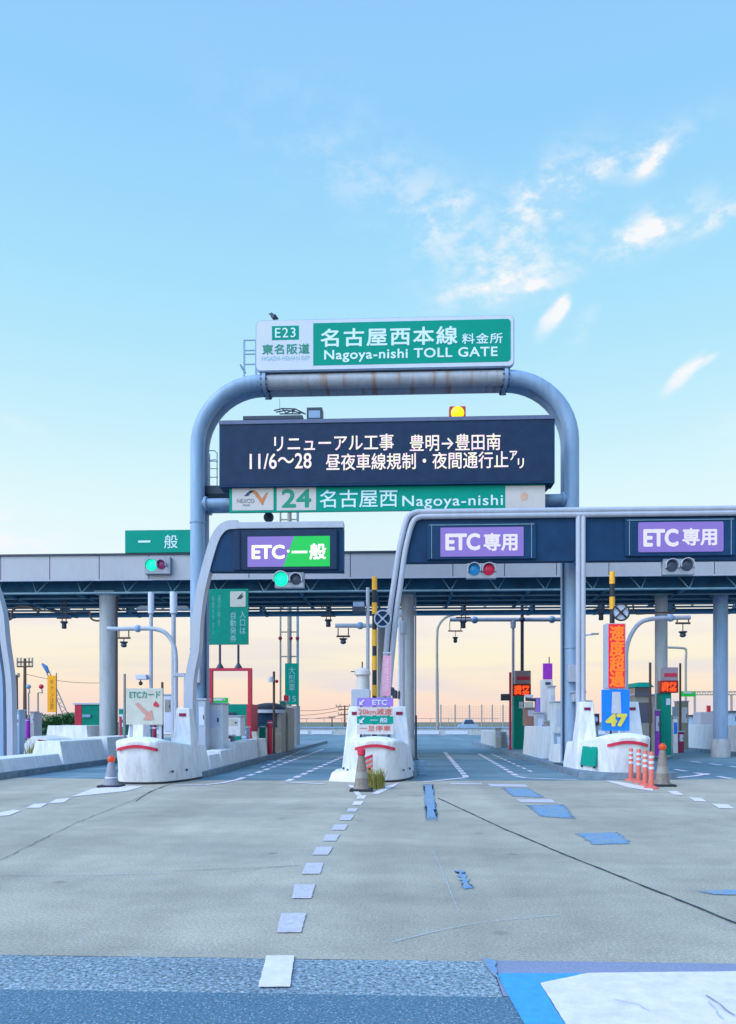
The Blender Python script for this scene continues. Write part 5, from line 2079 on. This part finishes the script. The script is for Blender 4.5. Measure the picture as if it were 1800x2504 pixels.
for u in (1484, 1528):
    xx = at(u, 1790, Yz).x
    mb.box(xx - .025, xx + .025, Yz + .06, Yz + .1, .9, q[3] - .2)
each(mb, 'leg', M['gray'], bb)
t = thing('lamp_box', at(1456, 1800, 21.6), 'dark box with a white lamp between the right pylons', 'lamp')
q = rect(1447, 1745, 1466, 1774, 21.6)
MB().box(q[0], q[1], 21.6, 21.9, q[2], q[3], .01).build('housing', M['green2'] if False else M['dark'], t)
c_ = at(1456, 1759, 21.6)
MB().disc((c_.x, 21.6, c_.z), .075, .02, 16, .02).build('lens', M['signwhite'], t)
MB().box(q[0] + .02, q[1] - .02, 21.65, 21.85, .8, q[2] - .002).build('plinth', M['gray'], t)
machine(1402, 1694, 1431, 1716, 22.2, .35, M['gray'], 'small gray box joining the double tube post to the right island', 'post_socket', 'bracket')
machine(1431, 1717, 1446, 1800, 22.4, .6, M['gray'], 'slim gray cabinet just right of the left pylon of the right island')


def lane_led(u0, vt, Y, label, gp):
    t = thing('payment_pillar', at(u0 + 18, 1830, Y), label, 'payment pillar', gp)
    xg0, xg1 = at(u0 + 5, 1760, Y).x, at(u0 + 30, 1760, Y).x
    MB().box(xg0, xg1, Y, Y + .6, .15, at(u0, vt + 62, Y).z, .03).build('pillar', M['green2'], t)
    q_ = rect(u0 + 2, vt + 33, u0 + 46, vt + 62, Y)
    MB().box(q_[0], q_[1], Y - .05, Y + .3, q_[2], q_[3] + .01).build('led_casing', mat('deep_red_casing', (.25, .01, .01), .4), t)
    text('通行\n料金', u0 + 5, vt + 36, u0 + 43, vt + 59, Y - .05, M['led_orange'], t, bold=.05, gap=.012)
    q_ = rect(u0 + 8, vt, u0 + 46, vt + 32, Y)
    MB().box(q_[0], q_[1], Y - .02, Y + .2, q_[2], q_[3]).build('header_plate', mat('header_mauve', (.30, .24, .28), .6), t)
    q_ = rect(u0 + 12, vt + 14, u0 + 43, vt + 23, Y)
    MB().box(q_[0], q_[1], Y - .03, Y - .021, q_[2], q_[3]).build('header_text_bar', M['red'], t)
    q_ = rect(u0 + 17, vt + 76, u0 + 27, vt + 92, Y)
    MB().box(q_[0], q_[1], Y - .015, Y - .001, q_[2], q_[3]).build('ticket_panel', M['signwhite'], t)
    return t


lane_led(1252, 1640, 36, 'green pillar with orange lit readout at the right lane side, left of the purple sign', 'green payment pillars with lit red readouts')
lane_led(1612, 1632, 30.5, 'green pillar with orange lit readout right of the right gray column', 'green payment pillars with lit red readouts')
t, c_ = pole('red_post', 1245, 1251, 1644, 35.5, M['red'], 'thin red post at the left edge of the green payment pillar', 'post')
q = rect(1225, 1697, 1246, 1713, 35.5)
MB().box(q[0], q[1], 35.4, 35.6, q[2], q[3]).build('side_box', M['dark'], t)
t, c_ = pole('dark_mast', 1273, 1281, 1480, 36.5, M['dark'], 'dark steel post rising from the payment pillar to the canopy', 'post')
MB().ball((c_.x, 36.5, at(1277, 1515, 36.5).z), .14).build('joint', M['dark'], t, True)
machine(1287, 1732, 1312, 1775, 33, 1.0, mat('brick_booth', (.34, .18, .15), .7, 0, .2, 5), 'small brick coloured cabinet behind the green payment pillar')
t = thing('boom_gate', at(1320, 1710, 32), 'dark barrier arm with white tips reaching from the purple sign pillar', 'boom gate')
MB().tube([at(1285, 1710, 32), at(1325, 1712, 32)], .07, 10).build('arm', M['dark'], t, True)
MB().box(at(1283, 1703, 32).x, at(1304, 1703, 32).x, 31.95, 32.1, at(1290, 1706, 32).z, at(1290, 1699, 32).z, .03).build('tip', M['signwhite'], t)
MB().box(at(1283, 1703, 32).x, at(1304, 1703, 32).x, 31.95, 32.1, at(1290, 1730, 32).z, at(1290, 1716, 32).z, .03).build('tip', M['cream'], t)
MB().box(at(1310, 1703, 32).x, at(1324, 1703, 32).x, 31.9, 32.3, at(1290, 1744, 32).z, at(1290, 1706, 32).z, .03).build('motor_box', M['purple'], t)
t = thing('purple_pillar_sign', at(1338, 1700, 29), 'small purple lit sign with antenna on a white pillar at the right lane', 'sign')
q = rect(1329, 1622, 1351, 1661, 29)
MB().box(q[0], q[1], 29, 29.15, q[2], q[3], .01).build('plate', M['magenta'], t)
q = rect(1326, 1662, 1352, 1720, 29)
MB().box(q[0], q[1], 29, 29.4, .16, q[3], .02).build('pillar', M['white'], t)
MB().tube([at(1343, 1622, 29.1), at(1343, 1606, 29.1)], .02, 6).build('spike', M['dark'], t)
q = rect(1334, 1668, 1346, 1674, 29)
MB().box(q[0], q[1], 28.97, 29, q[2], q[3]).build('slot', M['dark'], t)
machine(1345, 1680, 1358, 1850, 28, .5, M['white'], 'narrow tall white cabinet right of the purple sign pillar')
machine(1357, 1718, 1382, 1850, 26.5, .9, M['white'], 'wide pale cabinet left of the right gantry leg')
machine(1312, 1744, 1332, 1850, 28.5, .6, M['gray'], 'low gray cabinet under the barrier arm')
machine(1553, 1700, 1602, 1850, 29, 1.8, M['tan'], 'tan toll cabin behind the right pylon with dark glazing', 'toll_cabin', 'toll booth', slot=M['glass'])
t = thing('cabin_roof_awning', at(1578, 1672, 28.8), 'pale green awning on top of the tan toll cabin', 'awning')
q = rect(1552, 1668, 1600, 1680, 28.8)
MB().hexa([(q[0], 28.8, q[2]), (q[1], 28.8, q[2]), (q[1], 30.9, q[2]), (q[0], 30.9, q[2])], [(q[0] + .2, 29, q[3]), (q[1] - .1, 29, q[3]), (q[1] - .1, 30.7, q[3]), (q[0] + .2, 30.7, q[3])]).build('roof', M['green2'], t)
q = rect(1556, 1681, 1594, 1699, 28.8)
MB().box(q[0], q[1], 28.95, 30.8, q[2] - .05, q[3] + .0).build('glass_band', M['glass'], t)
pole('thin_dark_pole', 1587, 1593, 1620, 28, M['brown'], 'brown pole in front of the tan toll cabin', 'pole')
pole('thin_dark_pole', 1661, 1666, 1622, 35, M['brown'], 'brown pole just right of the right payment pillar readout', 'pole')
lp = thing('street_lamp', at(1678, 1790, 60), 'thin street lamp with an arm reaching left behind the right payment pillar', 'street lamp')
P = smooth_path(fitted_path([(1677, 1790), (1677, 1700), (1677, 1620), (1678, 1592), (1670, 1585), (1632, 1583)], 60))
MB().tube(P, .09, 8).build('pole', M['tan'], lp, True)
MB().box(at(1618, 1583, 60).x, at(1634, 1583, 60).x, 59.9, 60.2, at(1620, 1585, 60).z, at(1620, 1581, 60).z, .03).build('lamp_head', M['gray'], lp)
machine(1664, 1716, 1684, 1830, 36, .8, M['tan'], 'gray ribbed cabinet beside the right edge block')
pole('marker_post', 1644, 1654, 1728, 34.5, M['steel'], 'short blue post right of the right green payment pillar', 'post')
t = machine(1666, 1690, 1702, 1703, 40, .2, M['exit_green'], 'small green lit sign right of the right payment pillar', 'lit_green_sign', 'sign', cap=False)
t = thing('hazard_light', at(1738, 1730, 40), 'small red lamp on a gray box near the right edge column', 'lamp')
q = rect(1713, 1741, 1745, 1770, 40)
MB().box(q[0], q[1], 40, 41, .16, q[3], .02).build('box', M['gray'], t)
q = rect(1735, 1725, 1742, 1737, 40)
MB().box(q[0], q[1], 40.2, 40.4, q[2] - .15, q[3], .01).build('lamp', M['red'], t)

# smaller equipment standing among the booths
machine(505, 1733, 517, 1800, 27.0, .4, M['maroon'], 'slim maroon cabinet between white cabinets left of the green booth')
machine(590, 1780, 604, 1835, 27.5, .5, M['steel'], 'small blue cabinet at the foot of the green and red booth')
machine(548, 1800, 566, 1850, 24.8, .5, M['dark'], 'short dark box in front of the white box cabinet')
machine(520, 1738, 541, 1790, 30.5, .6, M['cream'], 'cream cabinet seen inside the open red frame', slot=M['red'])
machine(684, 1716, 696, 1840, 36, .5, M['green2'], 'slim green cabinet behind the gray metal cabinet')
machine(1360, 1795, 1378, 1850, 24.6, .4, M['steel'], 'short blue cabinet beside the right gantry leg')
machine(1334, 1765, 1345, 1850, 27.5, .4, M['tan'], 'thin tan cabinet in front of the narrow tall white cabinet')
machine(1602, 1738, 1613, 1850, 29.5, .3, M['magenta'], 'slim purple cabinet left of the right green payment pillar')
machine(1660, 1790, 1673, 1850, 32.5, .4, M['maroon'], 'low maroon cabinet right of the right green payment pillar')
machine(1646, 1756, 1658, 1850, 32.0, .3, M['white'], 'slim white cabinet right of the right green payment pillar', slot=M['blueboard'])
machine(1212, 1782, 1226, 1830, 38.0, .4, M['cream'], 'small cream cabinet before the green payment pillar of the right lane')
machine(8, 1742, 20, 1820, 32, .4, M['red'], 'slim red cabinet at the far left edge')
machine(150, 1775, 172, 1812, 36, .5, M['conc'], 'gray low cabinet in front of the far hedge')
t = thing('flat_sign', at(640, 1700, 38), 'small red and white sign plate above the round roofed booth', 'sign')
q = rect(694, 1700, 706, 1716, 38)
MB().box(q[0], q[1], 38, 38.05, q[2], q[3]).build('plate', M['red'], t)
MB().tube([(q[0] + .12, 38.08, .1), (q[0] + .12, 38.08, q[3] - .02)], .04, 8).build('pole', M['gray'], t)

# ================================================================== FAR LEFT
t = thing('red_green_kiosk', at(213, 1790, 34), 'green kiosk with a red edge just left of the left canopy column', 'kiosk')
q = rect(200, 1723, 245, 1790, 34)
MB().box(q[0], q[1], 34, 35.5, .1, q[3], .02).build('body', M['green2'], t)
q = rect(183, 1723, 200, 1790, 34)
MB().box(q[0], q[1], 33.98, 35.5, .1, q[3], .02).build('red_edge', M['red'], t)
q = rect(203, 1747, 223, 1754, 34)
MB().box(q[0], q[1], 33.9, 34, q[2], q[3], .01).build('slot', M['steel'], t)
q = rect(183, 1719, 245, 1723, 34)
MB().box(q[0] - .05, q[1] + .05, 33.9, 35.6, q[2] + .001, q[3]).build('roof', M['signwhite'], t)
t = machine(290, 1735, 303, 1830, 30, .6, M['green2'], 'narrow green cabinet partly behind the left island head')
machine(400, 1700, 420, 1790, 29, .7, M['signwhite'], 'pale cabinet right of the cream arrow board', slot=M['tan'])
pole('red_post', 292, 298, 1752, 29, M['red'], 'short red post left of the cream arrow board', 'post')
rolled(63, 1757, 74, 1805, 36, M['magenta'], 'magenta post at far left beside the gray post', 'post', 'guard_post')
machine(73, 1742, 84, 1800, 37, .5, M['gray'], 'gray slim cabinet beside the magenta post at far left')
machine(32, 1738, 48, 1820, 30, .5, M['steel'], 'blue gray cabinet beside the left edge frame post')
machine(86, 1745, 94, 1800, 39, .4, M['gray'], 'pale slim cabinet left of the far hedge')


def utility_pole(u, vt, Y, arms, label, w_=.13):
    c_ = at(u, vt, Y)
    t = thing('utility_pole', (c_.x, Y, 0), label, 'utility pole', 'utility poles beyond the plaza')
    MB().tube([(c_.x, Y, 0), (c_.x, Y, c_.z)], [w_ * 1.2, w_ * .8], 8).build('pole', M['brown'], t, True)
    for v, hw in arms:
        z = at(u, v, Y).z
        k = Y / F
        am = MB().box(c_.x - hw * k, c_.x + hw * k, Y - .05, Y + .05, z - .06, z + .06).build('crossarm', M['brown'], t)
        mb_ = MB()
        for s_ in (-1, -.55, .55, 1):
            mb_.box(c_.x + s_ * hw * k * .95 - .05, c_.x + s_ * hw * k * .95 + .05, Y - .05, Y + .05, z + .061, z + .35)
        mb_.build('insulators', M['tan'], am)
    return t


utility_pole(61, 1610, 60, [(1619, 20), (1630, 20)], 'tallest brown utility pole with two crossarms at far left', .14)
utility_pole(40, 1650, 70, [(1655, 8)], 'shorter utility pole just left of the tallest one', .18)
utility_pole(28, 1645, 75, [(1650, 6)], 'leftmost utility pole beside the frame post', .12)
utility_pole(843, 1725, 110, [(1727, 22), (1735, 16), (1747, 16)], 'distant utility pole with three crossarms left of the middle island')
utility_pole(812, 1752, 140, [(1755, 8)], 'tiny far utility pole left of the three armed one')
for u, v, lb in ((70, 1680, 'left one of two round headed lamps beside the yellow banner'), (101, 1680, 'right one of two round headed lamps beside the yellow banner')):
    t, c_ = pole('lamp_post', u - 2 - (8 if u == 101 else 0), u + 2 - (8 if u == 101 else 0), 1694, 50, M['tan'], lb, 'lamp post', 'round headed lamps at far left')
    k = 50 / F
    c2 = at(u, 1679, 50)
    MB().ball((c2.x, 50, c2.z), 6 * k).build('lamp_head', M['steel'] if u == 70 else M['red'], t, True)
    MB().tube([(c_.x, 50, c_.z), (c2.x + (3 * k), 50, c_.z), (c2.x, 50, c2.z)], 1.5 * k, 6).build('arm', M['tan'], t)

yb = thing('yellow_banner', at(127, 1760, 45), 'tall yellow banner sign with small marks at far left', 'banner')
q = rect(116, 1652, 137, 1741, 45)
MB().box(q[0], q[1], 45, 45.06, q[2], q[3]).build('cloth', mat('banner_yellow', (.95, .36, .005), .5, 0, .06, 4), yb)
MB().tube([at(138, 1790, 45.1), at(138, 1645, 45.1)], .035, 6).build('pole', M['tan'], yb)
text('キ\nケ\nン\n注\n意', 122, 1662, 132, 1734, 45, mat('banner_brown', (.30, .16, .02), .6), yb, bold=0)
cr_ = thing('crawler_crane', at(168, 1768, 90), 'distant crane boom with a blue tip slanting up behind the yellow banner', 'crane')
mb = MB()
A0, A1 = at(169, 1770, 90), at(116, 1640, 90)
for dx in (-.35, .35):
    mb.tube([A0 + Vector((dx, 0, 0)), A1 + Vector((dx * .5, 0, 0))], .07, 6)
for i in range(14):
    t0, t1 = i / 14, (i + 1) / 14
    s_ = -1 if i % 2 else 1
    mb.tube([A0.lerp(A1, t0) + Vector((.35 * s_ * (1 - .5 * t0), 0, 0)), A0.lerp(A1, t1) + Vector((-.35 * s_ * (1 - .5 * t1), 0, 0))], .045, 5)
mb.build('boom', M['tan'], cr_)
mb = MB()
mb.tube([at(118, 1645, 90), at(112, 1632, 90), at(103, 1623, 90)], [.2, .28, .12], 8)
mb.build('boom_tip', M['blueboard'] if False else mat('crane_blue', (.05, .16, .38), .5), cr_, True)
q = rect(156, 1768, 186, 1776, 90)
MB().box(q[0], q[1], 89, 92, 0, q[3] + .5, .1).build('cab', M['tan'], cr_)
MB().box(q[0] - .4, q[1] + .4, 88.6, 92.4, 0, .75, .2).build('tracks', M['black'], cr_)

# hedge of many small leaves
def hedge(u0, u1, vt, Y, label, depth=2.2):
    x0, x1 = at(u0, 1780, Y).x, at(u1, 1780, Y).x
    zt = at((u0 + u1) / 2, vt, Y).z
    rn = random.Random(5)
    mb_ = MB()
    for _ in range(8500):
        x = rn.uniform(x0, x1)
        top = zt + .12 * math.sin(x * 3.1) + .08 * math.sin(x * 7.7 + 1)
        z = rn.uniform(.05, 1) ** .6 * top
        y = Y + rn.uniform(0, depth)
        if rn.random() < .5 and z < top * .9: y = Y + rn.uniform(0, .3)
        a, b = rn.uniform(0, 6.28), rn.uniform(-.9, .9)
        s_ = rn.uniform(.04, .09)
        u_ = Vector((math.cos(a), math.sin(a), b)).normalized() * s_
        w_ = Vector((-math.sin(a), math.cos(a), rn.uniform(-.6, .6))).normalized() * s_ * .6
        p = Vector((x, y, z))
        mb_.add([p - u_, p + w_, p + u_, p - w_], [(0, 1, 2, 3)])
    t = thing('hedge', ((x0 + x1) / 2, Y, 0), label, 'hedge')
    mb_.build('foliage', M['leaf'], t)
    st_ = MB()
    x = x0 + .2
    while x < x1:
        st_.tube([(x, Y + depth / 2, 0), (x + .05, Y + depth / 2, zt * .7)], .04, 5)
        x += .7
    st_.build('stems', M['brown'], t)


hedge(88, 200, 1748, 44, 'clipped dark green hedge behind the barriers at far left')

# ================================================================== FAR BACKGROUND
fw = thing('distant_barrier_wall', (0, 84, 0), 'long low concrete wall with pale patches closing the far end of the plaza', 'wall')
mb = MB()
z1 = at(1000, 1781, 84).z
x = -60.0
rn = random.Random(9)
MB().box(-70, 80, 84, 84.3, 0, z1).build('wall', M['conc'], fw)
mb = MB()
x = -60
while x < 70:
    w_ = rn.uniform(1.2, 3.2)
    if rn.random() < .55:
        mb.box(x, x + w_, 83.93, 83.99, .08, z1 - .25)
    x += w_ + rn.uniform(.3, 1)
each(mb, 'pale_panel', M['signwhite'], fw)
MB().box(-70, 80, 83.9, 84.35, z1 + .002, z1 + .16).build('rail', M['steel'], fw)
gf = thing('ball_fence', at(1160, 1775, 100), 'tall see through net fence on posts beyond the far wall at right', 'fence')
mb = MB()
us = [1078, 1113, 1148, 1178, 1204, 1230]
for u in us:
    a = at(u, 1723, 100)
    mb.tube([(a.x, 100, 0), (a.x, 100, a.z)], .10, 6)
each(mb, 'post', M['tan'], gf, True)
mb = MB()
xa_, xb_ = at(1078, 1723, 100).x, at(1245, 1723, 100).x
zt_ = at(1150, 1727, 100).z
z = .3
while z < zt_:
    mb.box(xa_, xb_, 100, 100.015, z, z + .02)
    z += .28
x = xa_
while x < xb_:
    mb.box(x, x + .02, 100.02, 100.03, .2, zt_)
    x += .35
mb.build('net', M['tan'], gf)
gf = thing('rail_fence', at(940, 1760, 95), 'thin rail fence along the skyline beyond the far wall', 'fence')
mb = MB()
z = at(760, 1757, 95).z
x = -14.0
while x < 12:
    mb.box(x - .03, x + .03, 95, 95.06, 0, z)
    x += 2.2
each(mb, 'post', M['tan'], gf)
mb = MB()
mb.box(-14, 12, 95.0, 95.05, z - .04, z + .02)
mb.box(-14, 12, 95.0, 95.05, z - .5, z - .46)
each(mb, 'rail', M['tan'], gf)
# overhead wires
for i, (u0, v0, u1, v1) in enumerate(((730, 1738, 843, 1726), (700, 1750, 843, 1735), (700, 1757, 843, 1748), (61, 1648, 260, 1670))):
    Yw = 110 if i < 3 else 60
    A0, A1 = at(u0, v0, Yw), at(u1, v1, Yw)
    P = [A0.lerp(A1, j / 10) - Vector((0, 0, .25 * math.sin(math.pi * j / 10))) for j in range(11)]
    o = MB().tube(P, .035 if i < 3 else .02, 5).build('overhead_wire', M['brown'])
    tag(o, ['top wire running left from the distant three armed pole', 'middle wire running left from the distant three armed pole', 'bottom wire running left from the distant three armed pole', 'single sagging wire crossing behind the yellow banner'][i], 'wire', 'overhead wires on the skyline')
sl = thing('street_lamp', at(1070, 1790, 70), 'tall curved street lamp beyond the middle island over the right lane', 'street lamp')
P = smooth_path(fitted_path([(1070, 1785), (1069, 1650), (1069, 1560), (1073, 1530), (1090, 1510), (1112, 1503), (1128, 1502)], 70))
MB().tube(P, [.14] * 6 + [.11] * (len(P) - 6), 8).build('pole', M['tan'], sl, True)
MB().box(at(1124, 1503, 70).x, at(1148, 1503, 70).x, 69.8, 70.2, at(1130, 1505, 70).z, at(1130, 1500, 70).z, .05).build('lamp_head', M['gray'], sl)
sl = thing('street_lamp', at(1425, 1790, 70), 'pale street lamp head poking out right of the double tube post', 'street lamp')
P = smooth_path(fitted_path([(1419, 1785), (1419, 1600), (1420, 1565), (1430, 1554), (1450, 1551)], 70))
MB().tube(P, .08, 8).build('pole', M['gray'], sl, True)
MB().box(at(1446, 1550, 70).x, at(1464, 1550, 70).x, 69.8, 70.2, at(1450, 1552, 70).z, at(1450, 1548, 70).z, .05).build('lamp_head', M['tan'], sl)
# distant car
cr2 = thing('parked_car', at(1143, 1785, 92), 'distant gray car whose roof shows over the far wall', 'car')
cx_ = at(1143, 1780, 92).x
mb = MB()
prof = [(-2.1, .35), (-2.1, .8), (-1.9, .95), (-1.1, 1.02), (-.6, 1.5), (.9, 1.52), (1.6, 1.02), (2.1, .95), (2.15, .35)]
s2 = .55
mb.prism([(cx_ + a * s2, b * 1.15) for a, b in prof], 91, 92.7)
mb.build('body', M['steel'], cr2)
mb = MB()
mb.prism([(cx_ + a * s2, b * 1.15) for a, b in ((-1.0, 1.04), (-.56, 1.44), (.84, 1.46), (1.45, 1.04))], 90.98, 92.72)
mb.build('windows', M['glass'], cr2)
for dx in (-1.3, 1.35):
    for yy in (91.0, 92.6):
        MB().disc((cx_ + dx * s2, yy, .33), .33, .1).build('wheel', M['black'], cr2)
# far gantry line near the right edge
t = thing('distant_overpass', at(1740, 1695, 150), 'faint distant overpass truss behind the right edge column', 'bridge')
q = rect(1690, 1690, 1900, 1700, 150)
mb = MB()
mb.box(q[0], q[1], 150, 150.4, q[2], q[2] + .2)
mb.box(q[0], q[1], 150, 150.4, q[3] - .2, q[3])
x = q[0]
while x < q[1]:
    mb.tube([(x, 150.2, q[2]), (x + .5, 150.2, q[3]), (x + 1.0, 150.2, q[2])], .06, 4)
    x += 1
mb.build('truss', M['tan'], t)
mb = MB()
for u in (1700, 1790, 1890):
    xx = at(u, 1700, 150).x
    mb.box(xx - .15, xx + .15, 150, 150.4, 0, q[2])
each(mb, 'pier', M['tan'], t)
# low distant blocks on the skyline
for (u0, u1, vt, Y, lb) in ((1690, 1712, 1752, 120, 'low blue gray building on the skyline left of the right edge column'), (1790, 1840, 1742, 120, 'low distant building at the right edge'), (0, 30, 1752, 110, 'low distant building at the left edge'), (600, 690, 1768, 130, 'low distant roof line behind the left lane booth')):
    q = rect(u0, vt, u1, 1770, Y)
    t = thing('distant_building', ((q[0] + q[1]) / 2, Y, 0), lb, 'building', 'low buildings on the skyline')
    MB().box(q[0], q[1], Y, Y + 8, 0, q[3]).build('wall', M['steel'] if u0 > 1600 else M['tan'], t)
    MB().box(q[0] - .3, q[1] + .3, Y - .3, Y + 8.3, q[3] + .002, q[3] + .25).build('roof', M['dark'], t)
    mb = MB()
    x = q[0] + .5
    while x < q[1] - .8:
        mb.box(x, x + .6, Y - .04, Y - .001, q[3] * .55, q[3] * .8)
        x += 1.4
    if mb.v:
        each(mb, 'window', M['glass'], t)
